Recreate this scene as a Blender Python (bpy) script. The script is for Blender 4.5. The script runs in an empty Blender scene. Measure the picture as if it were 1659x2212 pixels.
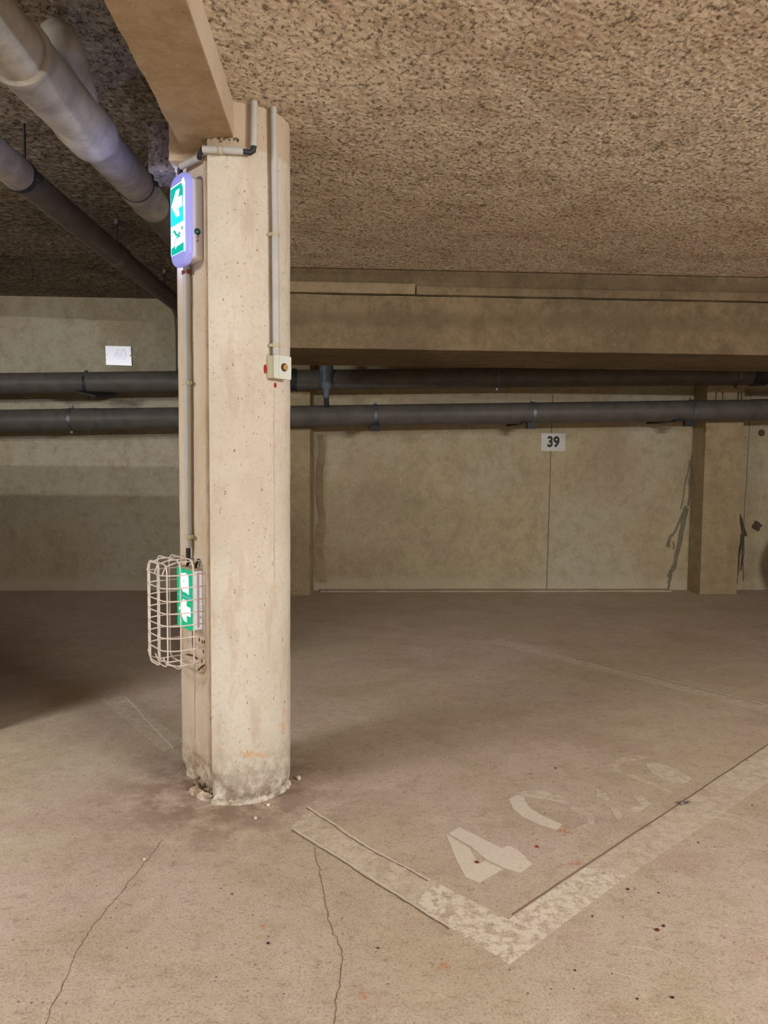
import bpy, bmesh, math, random
from mathutils import Vector, Matrix, noise
from mathutils.geometry import tessellate_polygon

random.seed(7)
S = bpy.context.scene
C = S.collection
PI = math.pi

# ------------------------------------------------------------------ camera
cam_d = bpy.data.cameras.new('camera')
cam_d.sensor_fit = 'VERTICAL'
cam_d.sensor_height = 24.0
cam_d.sensor_width = 24.0
cam_d.lens = 1660.0 / 2212.0 * 24.0
cam_d.clip_start = 0.02
cam = bpy.data.objects.new('camera', cam_d)
C.objects.link(cam)
R = Matrix(((0.998572, -0.004314, -0.053243), (-0.052805, 0.070806, -0.996091), (0.008067, 0.997481, 0.070478)))
M = R.to_4x4()
M.translation = Vector((0, 0, 1.2))
cam.matrix_world = M
S.camera = cam

# ------------------------------------------------------------------ view + world
S.view_settings.view_transform = 'Standard'
S.view_settings.look = 'None'
S.view_settings.gamma = 1.0
S.view_settings.use_curve_mapping = False
S.view_settings.exposure = 0.0
w = bpy.data.worlds.new('world'); S.world = w
w.use_nodes = True
w.node_tree.nodes['Background'].inputs[0].default_value = (1, 0.9, 0.8, 1)
w.node_tree.nodes['Background'].inputs[1].default_value = 0.02

# ------------------------------------------------------------------ lamp settings (built below by lamp())
LAMPS = [
    dict(loc=(-4.4, -0.2, 2.2), ang=0.0, power=185, col=(1.0, 1.0, 1.0), label='ceiling tube light in the aisle at far left'),
    dict(loc=(3.2, -1.0, 2.1), ang=0.6, power=350, col=(1.0, 1.0, 1.0), label='ceiling tube light in the aisle to the right'),
    dict(loc=(-3.0, 1.3, 2.3), ang=0.0, power=95, col=(1.0, 1.0, 1.0), label='added fill tube light over the left bay'),  # added fill for the left wall and flange
    dict(loc=(0.0, -4.0, 2.1), ang=0.0, power=60, col=(1.0, 1.0, 1.0), label='added fill tube light far behind the viewpoint'),  # added fill from behind
]


def srgb(r, g, b):
    f = lambda c: (c / 255.0) / 12.92 if c / 255.0 <= 0.04045 else ((c / 255.0 + 0.055) / 1.055) ** 2.4
    return (f(r), f(g), f(b), 1.0)


# ------------------------------------------------------------------ materials
class NT:
    def __init__(s, name):
        s.m = bpy.data.materials.new(name)
        s.m.use_nodes = True
        s.t = s.m.node_tree
        s.b = s.t.nodes['Principled BSDF']
        s.b.inputs['Specular IOR Level'].default_value = 0.3
        s.co = s.n('ShaderNodeTexCoord').outputs['Object']

    def n(s, typ, **kw):
        nd = s.t.nodes.new(typ)
        for k, v in kw.items():
            setattr(nd, k, v)
        return nd

    def l(s, a, b):
        s.t.links.new(a, b)

    def mapping(s, sc=(1, 1, 1), rot=(0, 0, 0), loc=(0, 0, 0)):
        m = s.n('ShaderNodeMapping')
        m.inputs['Scale'].default_value = sc
        m.inputs['Rotation'].default_value = rot
        m.inputs['Location'].default_value = loc
        s.l(s.co, m.inputs[0])
        return m.outputs[0]

    def noise(s, scale, detail=4, rough=0.6, vec=None, dist=0.0):
        nd = s.n('ShaderNodeTexNoise')
        nd.inputs['Scale'].default_value = scale
        nd.inputs['Detail'].default_value = detail
        nd.inputs['Roughness'].default_value = rough
        nd.inputs['Distortion'].default_value = dist
        s.l(vec or s.co, nd.inputs['Vector'])
        return s.rng(nd.outputs['Fac'], 0.19, 0.81)      # stretch the narrow noise range

    def vor(s, scale, vec=None, rnd=1.0):
        nd = s.n('ShaderNodeTexVoronoi')
        nd.inputs['Scale'].default_value = scale
        nd.inputs['Randomness'].default_value = rnd
        s.l(vec or s.co, nd.inputs['Vector'])
        return nd

    def rng(s, v, a, b, c=0.0, d=1.0, smooth=False):
        nd = s.n('ShaderNodeMapRange')
        if smooth:
            nd.interpolation_type = 'SMOOTHSTEP'
        nd.inputs[1].default_value = a
        nd.inputs[2].default_value = b
        nd.inputs[3].default_value = c
        nd.inputs[4].default_value = d
        s.l(v, nd.inputs[0])
        return nd.outputs[0]

    def math(s, op, a, b=None):
        nd = s.n('ShaderNodeMath', operation=op)
        for i, v in enumerate((a, b)):
            if v is None:
                continue
            if isinstance(v, (int, float)):
                nd.inputs[i].default_value = v
            else:
                s.l(v, nd.inputs[i])
        return nd.outputs[0]

    def mix(s, fac, a, b, mode='MIX'):
        nd = s.n('ShaderNodeMix', data_type='RGBA', blend_type=mode)
        if isinstance(fac, (int, float)):
            nd.inputs[0].default_value = fac
        else:
            s.l(fac, nd.inputs[0])
        for i, v in ((6, a), (7, b)):
            if isinstance(v, tuple):
                nd.inputs[i].default_value = v
            else:
                s.l(v, nd.inputs[i])
        return nd.outputs[2]

    def xyz(s):
        nd = s.n('ShaderNodeSeparateXYZ')
        s.l(s.co, nd.inputs[0])
        return nd.outputs

    def bump(s, h, strength=0.5, dist=0.01, prev=None):
        nd = s.n('ShaderNodeBump')
        nd.inputs['Strength'].default_value = strength
        nd.inputs['Distance'].default_value = dist
        s.l(h, nd.inputs['Height'])
        if prev:
            s.l(prev, nd.inputs['Normal'])
        s.l(nd.outputs[0], s.b.inputs['Normal'])
        return nd.outputs[0]

    def color(s, c):
        if isinstance(c, tuple):
            s.b.inputs['Base Color'].default_value = c
        else:
            s.l(c, s.b.inputs['Base Color'])

    def rough(s, v):
        if isinstance(v, (int, float)):
            s.b.inputs['Roughness'].default_value = v
        else:
            s.l(v, s.b.inputs['Roughness'])


def plain(name, c, rough=0.5, metal=0.0, emit=None, strength=0.0, dirt=0.0):
    s = NT(name)
    if dirt:
        f = s.rng(s.noise(9, 6, 0.65), 0.35, 0.7)
        s.color(s.mix(f, c, tuple([x * (1 - dirt) for x in c[:3]] + [1.0])))
        s.bump(s.noise(60, 3), 0.15, 0.002)
    else:
        s.color(c)
    s.rough(rough)
    s.b.inputs['Metallic'].default_value = metal
    if emit:
        s.b.inputs['Emission Color'].default_value = emit
        s.b.inputs['Emission Strength'].default_value = strength
    return s.m


def mat_column():
    s = NT('column_paint')
    base = s.mix(s.rng(s.noise(2.2, 5), 0.35, 0.7), srgb(222, 213, 198), srgb(208, 197, 180))
    v = s.mapping((1, 1, 0.25))
    streak = s.rng(s.noise(14, 4, 0.6, v), 0.56, 0.75, 0, 0.30)
    base = s.mix(streak, base, srgb(176, 150, 118))
    base = s.mix(s.rng(s.noise(70, 3), 0.5, 0.75, 0, 0.25), base, srgb(190, 168, 140))
    # small air holes
    wn = s.n('ShaderNodeTexNoise'); wn.inputs['Scale'].default_value = 60; s.l(s.co, wn.inputs['Vector'])
    wv = s.n('ShaderNodeVectorMath', operation='MULTIPLY_ADD')
    s.l(wn.outputs['Color'], wv.inputs[0]); wv.inputs[1].default_value = (0.016, 0.016, 0.02); s.l(s.mapping((1, 1, 0.5)), wv.inputs[2])
    pv = wv.outputs[0]
    def pits(scale, r, keep):
        vo = s.vor(scale, pv)
        near = s.rng(vo.outputs['Distance'], r * 0.6, r, 1, 0)
        sep = s.n('ShaderNodeSeparateColor'); s.l(vo.outputs['Color'], sep.inputs[0])
        return s.math('MULTIPLY', near, s.math('LESS_THAN', sep.outputs[0], keep))
    p = s.math('MAXIMUM', s.math('MAXIMUM', pits(64, 0.15, 0.22), pits(34, 0.095, 0.26)), pits(120, 0.20, 0.16))
    base = s.mix(s.math('MULTIPLY', p, 0.8), base, srgb(98, 76, 56))
    # scuffed blotches
    sc = s.math('MULTIPLY', s.rng(s.noise(17, 5, 0.7, s.mapping((1, 1, 0.6))), 0.72, 0.84), 0.2)
    base = s.mix(sc, base, srgb(165, 140, 112))
    z = s.xyz()[2]
    # the unpainted-looking tan flange: left of the seam line
    X0 = s.xyz()
    side = s.math('ADD', s.math('MULTIPLY', s.math('SUBTRACT', X0[0], -0.452), 0.819), s.math('MULTIPLY', s.math('SUBTRACT', X0[1], 2.648), 0.574))
    along = s.math('ADD', s.math('MULTIPLY', s.math('SUBTRACT', X0[0], -0.452), -0.574), s.math('MULTIPLY', s.math('SUBTRACT', X0[1], 2.648), 0.819))
    fl = s.math('MULTIPLY', s.math('LESS_THAN', side, 0.03), s.math('GREATER_THAN', along, 0.001))
    base = s.mix(s.math('MULTIPLY', fl, s.rng(s.noise(6, 5, 0.7, s.mapping((1, 1, 0.3))), 0.3, 0.7, 0.15, 0.55)), base, srgb(206, 180, 144))
    dxs = s.math('SUBTRACT', X0[0], -0.462); dys = s.math('SUBTRACT', X0[1], 2.657)
    ds = s.math('SQRT', s.math('ADD', s.math('MULTIPLY', dxs, dxs), s.math('MULTIPLY', dys, dys)))
    base = s.mix(s.math('MULTIPLY', s.rng(ds, 0.004, 0.022, 1, 0), s.rng(s.noise(22, 6, 0.8, s.mapping((1, 1, 0.25))), 0.35, 0.65, 0.1, 0.6)), base, srgb(158, 124, 88))
    # dirt creeping up from the floor and soot under the slab
    low = s.math('MULTIPLY', s.rng(z, 0.0, 0.22, 1, 0), s.rng(s.noise(24, 6, 0.7), 0.36, 0.62))
    base = s.mix(s.math('MULTIPLY', low, 0.75), base, srgb(120, 98, 74))
    # orange scuffs low on the round face
    for (cx, cz, rx, rz) in ((-0.325, 0.175, 0.035, 0.016), (-0.275, 0.168, 0.03, 0.014), (-0.205, 0.235, 0.02, 0.03), (-0.2, 0.29, 0.014, 0.02)):
        X = s.xyz()
        dx = s.math('DIVIDE', s.math('SUBTRACT', X[0], cx), rx)
        dz = s.math('DIVIDE', s.math('SUBTRACT', X[2], cz), rz)
        d = s.math('ADD', s.math('MULTIPLY', dx, dx), s.math('MULTIPLY', dz, dz))
        f = s.math('MULTIPLY', s.rng(d, 0.1, 1.0, 1, 0), s.rng(s.noise(45, 4), 0.42, 0.6))
        f = s.math('MULTIPLY', f, s.math('LESS_THAN', X[1], 2.72))
        base = s.mix(s.math('MULTIPLY', f, 0.6), base, srgb(216, 158, 84))
    # upper lift of the pour, slightly browner
    base = s.mix(s.math('MULTIPLY', s.rng(z, 2.2, 2.21, 0, 1), 0.55), base, srgb(186, 158, 124))
    s.color(base)
    s.rough(0.75)
    h = s.math('SUBTRACT', s.noise(30, 5, 0.65), s.math('MULTIPLY', p, 1.2))
    s.bump(h, 0.35, 0.004)
    return s.m


def mat_concrete(name, a, b, c, sc=1.0, pit=0.35, bump=0.4, boards=False, base_band=False, mottle=None):
    s = NT(name)
    base = s.mix(s.rng(s.noise(0.9 * sc, 6, 0.65), 0.35, 0.68), a, b)
    if mottle:
        base = s.mix(s.rng(s.noise(0.45 * sc, 3, 0.6, s.mapping((1, 1, 1), (0, 0, 0), (5.3, 2.1, 0.7))), 0.42, 0.6), base, mottle)
    base = s.mix(s.rng(s.noise(9 * sc, 8, 0.8), 0.45, 0.72, 0, 0.6), base, c)
    base = s.mix(s.rng(s.noise(2.3 * sc, 7, 0.75, s.mapping((1, 1, 0.7), (0, 0, 0), (3, 3, 3))), 0.52, 0.68, 0, 0.5), base, c)
    base = s.mix(s.rng(s.noise(55 * sc, 4, 0.7), 0.55, 0.8, 0, 0.35), base, c)
    vo = s.vor(28 * sc)
    near = s.rng(vo.outputs['Distance'], 0.07, 0.14, 1, 0)
    sep = s.n('ShaderNodeSeparateColor'); s.l(vo.outputs['Color'], sep.inputs[0])
    p = s.math('MULTIPLY', near, s.math('LESS_THAN', sep.outputs[0], pit))
    base = s.mix(s.math('MULTIPLY', p, 0.7), base, tuple([x * 0.35 for x in c[:3]] + [1.0]))
    # pale trowelled flecks
    fl = s.rng(s.noise(23 * sc, 4, 0.6, None, 1.6), 0.62, 0.74, 0, 0.26)
    base = s.mix(fl, base, tuple([min(1, x * 1.35) for x in a[:3]] + [1.0]))
    if boards:
        wv = s.mapping((1, 1, 1))
        nd = s.n('ShaderNodeTexWave', wave_type='BANDS', bands_direction='Z')
        nd.inputs['Scale'].default_value = 1.3
        nd.inputs['Distortion'].default_value = 1.2
        nd.inputs['Detail'].default_value = 3
        s.l(wv, nd.inputs[0])
        base = s.mix(s.rng(nd.outputs['Fac'], 0.5, 1.0, 0, 0.4), base, c)
    if base_band:
        z = s.xyz()[2]
        f = s.math('MULTIPLY', s.rng(z, 0.05, 0.15, 1, 0, True), s.rng(s.noise(3, 4), 0.32, 0.5, 0.2, 0.6))
        base = s.mix(f, base, srgb(196, 184, 158))
    s.color(base)
    s.rough(0.85)
    s.bump(s.math('SUBTRACT', s.noise(40 * sc, 6, 0.7), p), bump, 0.006)
    return s.m


def mat_flock(name, a, b, c, spark=0.3):
    """sprayed mineral fibre: lumps with dark pores"""
    s = NT(name)
    base = s.mix(s.rng(s.noise(1.1, 5), 0.38, 0.65), a, b)
    base = s.mix(s.rng(s.noise(3.2, 5, 0.7, s.mapping((1, 1, 1), (0, 0, 0), (2, 7, 0))), 0.5, 0.7, 0, 0.5), base, c)
    base = s.mix(s.rng(s.noise(30, 6, 0.75, s.mapping((1, 0.8, 1))), 0.46, 0.66, 0, 0.5), base, c)
    dark = tuple([x * 0.22 for x in c[:3]] + [1.0])
    pores = s.math('MAXIMUM', s.rng(s.noise(70, 5, 0.7, s.mapping((1, 0.7, 1), (0, 0, 0), (3, 1, 0))), 0.56, 0.70, 0, 0.85), s.rng(s.noise(36, 5, 0.7, s.mapping((1, 0.75, 1), (0, 0, 0), (1, 6, 0))), 0.62, 0.74, 0, 0.8))
    base = s.mix(pores, base, dark)
    light = tuple([min(1, x * 1.35) for x in a[:3]] + [1.0])
    base = s.mix(s.rng(s.noise(60, 4, 0.7, s.mapping((1, 0.8, 1), (0, 0, 0), (9, 4, 0))), 0.6, 0.74, 0, spark), base, light)
    s.color(base)
    s.rough(0.95)
    s.b.inputs['Specular IOR Level'].default_value = 0.1
    s.bump(s.math('SUBTRACT', s.noise(110, 5, 0.75), s.math('MULTIPLY', pores, 1.5)), 0.6, 0.004)
    return s.m


def mat_floor(name='floor_concrete', paint=None):
    s = NT(name)
    base = s.mix(s.rng(s.noise(0.8, 5, 0.6), 0.38, 0.64), srgb(200, 182, 166), srgb(194, 178, 152))
    base = s.mix(s.rng(s.noise(2.6, 6, 0.7, s.mapping((1, 1.4, 1), (0, 0, 0.5))), 0.5, 0.72, 0, 0.55), base, srgb(182, 157, 142))
    base = s.mix(s.rng(s.noise(13, 8, 0.75), 0.5, 0.72, 0, 0.4), base, srgb(160, 140, 121))
    base = s.mix(s.rng(s.noise(5, 8, 0.8, s.mapping((1, 1, 1), (0, 0, 0), (4, 9, 0))), 0.56, 0.72, 0, 0.35), base, srgb(220, 208, 186))
    base = s.mix(s.rng(s.noise(1.7, 7, 0.72, s.mapping((1, 1, 1), (0, 0, 0), (7, 3, 0))), 0.5, 0.7, 0, 0.5), base, srgb(170, 154, 124))
    base = s.mix(s.rng(s.noise(28, 6, 0.8, s.mapping((1, 1.5, 1), (0, 0, 0.7), (1, 8, 0))), 0.57, 0.74, 0, 0.55), base, srgb(132, 108, 90))
    base = s.mix(s.rng(s.noise(60, 5, 0.8, s.mapping((1, 1, 1), (0, 0, 0), (6, 2, 0))), 0.60, 0.72, 0, 0.4), base, srgb(226, 214, 196))
    base = s.mix(s.rng(s.noise(150, 3, 0.7), 0.52, 0.72, 0, 0.6), base, srgb(138, 120, 102))
    base = s.mix(s.rng(s.noise(190, 3, 0.7, s.mapping((1, 1, 1), (0, 0, 0), (2, 3, 0))), 0.6, 0.75, 0, 0.5), base, srgb(214, 202, 182))
    # dirt grains
    vo = s.vor(38)
    sep = s.n('ShaderNodeSeparateColor'); s.l(vo.outputs['Color'], sep.inputs[0])
    g = s.math('MULTIPLY', s.rng(vo.outputs['Distance'], 0.07, 0.13, 1, 0), s.math('LESS_THAN', sep.outputs[0], 0.26))
    base = s.mix(s.math('MULTIPLY', g, 0.85), base, srgb(84, 66, 54))
    vo2 = s.vor(16)
    sep2 = s.n('ShaderNodeSeparateColor'); s.l(vo2.outputs['Color'], sep2.inputs[0])
    g2 = s.math('MULTIPLY', s.rng(vo2.outputs['Distance'], 0.03, 0.07, 1, 0), s.math('LESS_THAN', sep2.outputs[1], 0.12))
    base = s.mix(s.math('MULTIPLY', g2, 0.8), base, srgb(92, 60, 46))
    # swept-in dirt around the column foot
    X = s.xyz()
    dx = s.math('SUBTRACT', X[0], -0.42); dy = s.math('SUBTRACT', X[1], 2.72)
    d = s.math('SQRT', s.math('ADD', s.math('MULTIPLY', dx, dx), s.math('MULTIPLY', dy, dy)))
    f = s.math('MULTIPLY', s.rng(d, 0.15, 0.62, 1, 0, True), s.rng(s.noise(7, 6, 0.7), 0.3, 0.6))
    base = s.mix(s.math('MULTIPLY', f, 0.75), base, srgb(128, 104, 88))
    # rust coloured drops
    for (x, y, r) in ((0.244, 1.728, .014), (0.05, 1.638, .012), (0.721, 2.373, .026), (0.696, 2.167, .02), (0.605, 2.273, .007), (-0.2, 1.9, .01)):
        dx = s.math('SUBTRACT', X[0], x); dy = s.math('SUBTRACT', X[1], y)
        d = s.math('SQRT', s.math('ADD', s.math('MULTIPLY', dx, dx), s.math('MULTIPLY', dy, dy)))
        f = s.math('MULTIPLY', s.rng(d, r * 0.5, r * 1.4, 1, 0), s.rng(s.noise(60, 4), 0.4, 0.58))
        base = s.mix(s.math('MULTIPLY', f, 0.75), base, srgb(190, 118, 62))
    if paint:                                 # road paint rubbed through to the same floor
        col_, lo_, hi_, scale_, cover_ = paint
        pc = s.mix(s.rng(s.noise(90, 5, 0.7), 0.5, 0.8, 0, 0.35), col_, srgb(200, 184, 164))
        m_ = s.rng(s.noise(scale_, 7, 0.75, s.mapping((1, 1, 1), (0, 0, 0), (4.4, 1.7, 0))), lo_, hi_, 0, cover_)
        base = s.mix(m_, base, pc)
    s.color(base)
    s.rough(s.rng(s.noise(4, 4), 0.3, 0.7, 0.62, 0.85))
    s.bump(s.noise(90, 6, 0.7), 0.25, 0.004)
    return s.m


def mat_wornpaint(name, col, lo, hi, scale=30, cover=0.8):
    return mat_floor(name, (col, lo, hi, scale, cover))


MT = {}
MT['column'] = mat_column()
MT['wall'] = mat_concrete('wall_concrete', srgb(188, 176, 141), srgb(178, 160, 133), srgb(158, 142, 113), 1.0, 0.4, 0.45, base_band=True, mottle=srgb(188, 180, 158))
MT['wall2'] = mat_concrete('side_wall_concrete', srgb(160, 146, 122), srgb(148, 132, 110), srgb(126, 110, 88), 1.0, 0.3, 0.4)
MT['pilaster'] = mat_concrete('pilaster_concrete', srgb(172, 155, 120), srgb(160, 140, 108), srgb(138, 118, 88), 1.3, 0.2, 0.35)
MT['beam'] = mat_concrete('beam_concrete', srgb(134, 116, 88), srgb(116, 100, 76), srgb(92, 78, 56), 1.2, 0.3, 0.35, boards=True)
MT['ledge'] = mat_concrete('ledge_concrete', srgb(150, 132, 102), srgb(138, 120, 92), srgb(116, 100, 76), 1.4, 0.2, 0.3)
MT['beam2'] = mat_concrete('small_beam_concrete', srgb(178, 156, 124), srgb(166, 144, 114), srgb(146, 124, 96), 1.6, 0.12, 0.25)
MT['flock'] = mat_flock('sprayed_ceiling', srgb(234, 220, 199), srgb(224, 206, 184), srgb(186, 164, 140))
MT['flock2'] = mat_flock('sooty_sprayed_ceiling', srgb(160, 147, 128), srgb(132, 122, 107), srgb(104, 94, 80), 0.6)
MT['floor'] = mat_floor()
MT['pipe'] = plain('grey_pvc', srgb(98, 92, 86), 0.5, dirt=0.25)
MT['pipe_old'] = plain('dusty_grey_pvc', srgb(166, 160, 148), 0.5, dirt=0.35)
MT['pipe_dark'] = plain('dark_rubber', srgb(52, 56, 60), 0.5, dirt=0.3)
MT['fitting'] = plain('blue_grey_fitting', srgb(100, 110, 120), 0.4, dirt=0.3)
MT['steel'] = plain('galvanised_steel', srgb(120, 122, 122), 0.5, 0.6, dirt=0.4)
MT['black'] = plain('black_steel', srgb(34, 33, 34), 0.5)
MT['conduit'] = plain('conduit_pvc', srgb(196, 194, 190), 0.45, dirt=0.12)
MT['white'] = plain('white_plastic', srgb(226, 222, 222), 0.35)
MT['boxwhite'] = plain('cream_plastic', srgb(222, 226, 214), 0.4, dirt=0.06)
MT['boxbase'] = plain('yellowed_plastic', srgb(196, 188, 158), 0.5, dirt=0.1)
MT['brass'] = plain('brass', srgb(226, 184, 122), 0.3, 0.4)
MT['brown'] = plain('brown_plastic', srgb(92, 54, 30), 0.35)
MT['wire'] = plain('pink_grey_coated_wire', srgb(232, 218, 208), 0.4, dirt=0.18)
MT['rust'] = plain('rust', srgb(120, 66, 44), 0.9, dirt=0.4)
MT['red'] = plain('red_marks', srgb(170, 44, 34), 0.8)
MT['crack'] = plain('crack_dirt', srgb(122, 104, 88), 0.95)
MT['hairline'] = plain('hairline_shade', srgb(176, 156, 130), 0.9)
MT['cracklight'] = plain('scratched_concrete', srgb(214, 202, 182), 0.9)
MT['drip'] = plain('damp_stain', srgb(128, 120, 98), 0.7, dirt=0.3)
MT['dripdark'] = plain('dark_damp_stain', srgb(92, 78, 62), 0.7, dirt=0.3)
MT['plate'] = plain('number_plate_white', srgb(206, 202, 196), 0.45)
MT['plateshine'] = plain('glossy_number_plate', srgb(200, 200, 206), 0.27, 0.15)
MT['digitpale'] = plain('glare_pale_digit', srgb(158, 158, 172), 0.24, 0.2)  # digits kept pale to imitate glare washing them out
MT['ink'] = plain('black_digit', srgb(24, 23, 25), 0.5)
MT['tyre'] = plain('tyre_rubber', srgb(30, 28, 28), 0.8)
MT['soot'] = plain('sooty_mortar', srgb(128, 110, 90), 0.95, dirt=0.5)
MT['chip'] = plain('broken_mortar', srgb(170, 150, 126), 0.95, dirt=0.4)
MT['line'] = mat_wornpaint('worn_bay_line', srgb(240, 232, 214), 0.40, 0.56, 34, 0.62)
MT['linefaint'] = mat_wornpaint('faint_bay_line', srgb(234, 224, 206), 0.36, 0.64, 26, 0.38)
MT['digit'] = mat_wornpaint('worn_bay_digit', srgb(238, 230, 214), 0.12, 0.42, 60, 0.58)
MT['digitfaint'] = mat_wornpaint('rubbed_out_bay_digit', srgb(238, 230, 216), 0.32, 0.62, 30, 0.42)
MT['glow_body'] = plain('lit_opal_cover', srgb(150, 152, 205), 0.35, emit=srgb(150, 150, 255), strength=0.42)
MT['glow_rim'] = plain('bright_opal_rim', srgb(220, 220, 240), 0.35, emit=(0.42, 0.5, 1.0, 1), strength=9.0)
MT['glow_green'] = plain('lit_green_film', srgb(0, 150, 130), 0.35, emit=srgb(0, 176, 160), strength=0.85)
MT['glow_cyan'] = plain('lit_cyan_film', srgb(0, 180, 190), 0.35, emit=srgb(40, 214, 232), strength=0.95)
MT['glow_white'] = plain('lit_white_film', srgb(240, 240, 240), 0.35, emit=(0.5, 0.62, 1.0, 1), strength=9.0)
MT['glow_added'] = plain('added_blue_glow', srgb(220, 220, 240), 0.35, emit=(0.3, 0.4, 1.0, 1), strength=150.0)  # emission of the added strip that turns the pipe blue
MT['housing_lit'] = plain('lit_white_housing', srgb(228, 224, 232), 0.35, emit=(0.85, 0.82, 1.0, 1), strength=0.35)
MT['low_green'] = plain('lit_emerald_film', srgb(0, 140, 96), 0.35, emit=srgb(0, 158, 112), strength=0.9)
MT['low_white'] = plain('lit_white_film_low', srgb(240, 240, 240), 0.35, emit=(0.8, 1.0, 0.97, 1), strength=2.2)
MT['teal'] = plain('teal_sticker', srgb(24, 96, 92), 0.5)
MT['tube'] = plain('lamp_tube', srgb(255, 250, 240), 0.3, emit=(1.0, 0.93, 0.82, 1), strength=3.0)
MT['foil'] = plain('silver_foil', srgb(215, 215, 225), 0.2, 0.9)
MT['stone'] = plain('white_stone', srgb(225, 215, 200), 0.7)
MT['grit'] = plain('dark_grit', srgb(52, 48, 50), 0.8)
MT['leaf'] = plain('brown_leaf', srgb(110, 52, 34), 0.8)


# ------------------------------------------------------------------ geometry helpers
def obj(name, bm, mat, parent=None, smooth=False, bevel=0.0):
    me = bpy.data.meshes.new(name)
    bmesh.ops.recalc_face_normals(bm, faces=bm.faces)
    bm.to_mesh(me); bm.free()
    for p in me.polygons:
        p.use_smooth = smooth
    me.materials.append(mat)
    o = bpy.data.objects.new(name, me)
    C.objects.link(o)
    if parent:
        o.parent = parent
        o.matrix_parent_inverse = Matrix.Translation(-parent.location) if parent.type == 'EMPTY' else Matrix.Identity(4)
    if bevel:
        md = o.modifiers.new('bevel', 'BEVEL'); md.width = bevel; md.segments = 2; md.limit_method = 'ANGLE'
    if smooth:
        md = o.modifiers.new('split', 'EDGE_SPLIT'); md.split_angle = math.radians(40)
    return o


def thing(name, label, cat, loc=(0, 0, 0), group=None):
    o = bpy.data.objects.new(name, None); C.objects.link(o)
    o.empty_display_size = 0.05
    o.location = loc
    o['label'] = label; o['category'] = cat
    if group: o['group'] = group
    return o


def tag(o, label, cat, group=None):
    o['label'] = label; o['category'] = cat
    if group: o['group'] = group
    return o


def structure(o, label=None):
    o['kind'] = 'structure'
    if label: o['label'] = label
    return o


def box_bm(x0, x1, y0, y1, z0, z1, bm=None):
    bm = bm or bmesh.new()
    vs = [bm.verts.new((x, y, z)) for x in (x0, x1) for y in (y0, y1) for z in (z0, z1)]
    for f in ((0, 1, 3, 2), (4, 6, 7, 5), (0, 4, 5, 1), (2, 3, 7, 6), (0, 2, 6, 4), (1, 5, 7, 3)):
        bm.faces.new([vs[i] for i in f])
    return bm


def tube_bm(pts, r, seg=20, bm=None, caps=True, closed=False):
    bm = bm or bmesh.new()
    pts = [Vector(p) for p in pts]
    n = len(pts)
    rad = r if isinstance(r, (list, tuple)) else [r] * n
    rings = []
    up = None
    for i, p in enumerate(pts):
        if closed:
            t = (pts[(i + 1) % n] - pts[i - 1]).normalized()
        elif i == 0:
            t = (pts[1] - p).normalized()
        elif i == n - 1:
            t = (p - pts[i - 1]).normalized()
        else:
            t = ((pts[i + 1] - p).normalized() + (p - pts[i - 1]).normalized()).normalized()
        if up is None:
            up = Vector((0, 0, 1)) if abs(t.z) < 0.9 else Vector((1, 0, 0))
        a = (up - t * up.dot(t)).normalized(); b = t.cross(a); up = a
        rings.append([bm.verts.new(p + (a * math.cos(2 * PI * k / seg) + b * math.sin(2 * PI * k / seg)) * rad[i]) for k in range(seg)])
    m = n if closed else n - 1
    for i in range(m):
        A, B = rings[i], rings[(i + 1) % n]
        for k in range(seg):
            bm.faces.new((A[k], A[(k + 1) % seg], B[(k + 1) % seg], B[k]))
    if caps and not closed:
        bm.faces.new(rings[0]); bm.faces.new(rings[-1][::-1])
    return bm


def prism_bm(poly, fr, d0, d1, bm=None):
    """extrude polygon of (u,v) using frame fr(u,v,d)"""
    bm = bm or bmesh.new()
    A = [bm.verts.new(fr(u, v, d0)) for u, v in poly]
    B = [bm.verts.new(fr(u, v, d1)) for u, v in poly]
    n = len(poly)
    for t in tessellate_polygon([[Vector((u, v, 0)) for u, v in poly]]):
        bm.faces.new([A[i] for i in t]); bm.faces.new([B[i] for i in reversed(t)])
    for i in range(n):
        bm.faces.new((A[i], B[i], B[(i + 1) % n], A[(i + 1) % n]))
    return bm


def rrect(u0, u1, v0, v1, r, seg=5):
    out = []
    for cx, cy, a0 in ((u1 - r, v1 - r, 0), (u0 + r, v1 - r, 90), (u0 + r, v0 + r, 180), (u1 - r, v0 + r, 270)):
        for k in range(seg + 1):
            a = math.radians(a0 + 90 * k / seg)
            out.append((cx + r * math.cos(a), cy + r * math.sin(a)))
    return out


def circle(cu, cv, r, seg=20, rv=None):
    rv = rv or r
    return [(cu + r * math.cos(2 * PI * k / seg), cv + rv * math.sin(2 * PI * k / seg)) for k in range(seg)]


def ribbon_bm(pts, widths, fr, d0, d1, bm=None):
    """flat ribbon along 2-D points, thin slab from d0 to d1"""
    bm = bm or bmesh.new()
    n = len(pts)
    L, Rr = [], []
    for i in range(n):
        p = Vector(pts[i]); a = Vector(pts[max(0, i - 1)]); b = Vector(pts[min(n - 1, i + 1)])
        t = (b - a).normalized(); nn = Vector((-t.y, t.x)) * (widths[i] if isinstance(widths, (list, tuple)) else widths) / 2
        L.append(p + nn); Rr.append(p - nn)
    for i in range(n - 1):
        prism_bm([L[i], L[i + 1], Rr[i + 1], Rr[i]], fr, d0, d1, bm)
    return bm


def wander(a, b, n, amp, rnd, amp_ends=False):
    a = Vector(a); b = Vector(b); t = (b - a).normalized(); nn = Vector((-t.y, t.x))
    off = 0; out = []
    for i in range(n + 1):
        f = i / n
        off = off * 0.75 + rnd.uniform(-amp, amp)
        out.append(tuple(a.lerp(b, f) + nn * off * (1 if amp_ends else min(1, 4 * f * (1 - f) + 0.15))))
    return out


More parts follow.
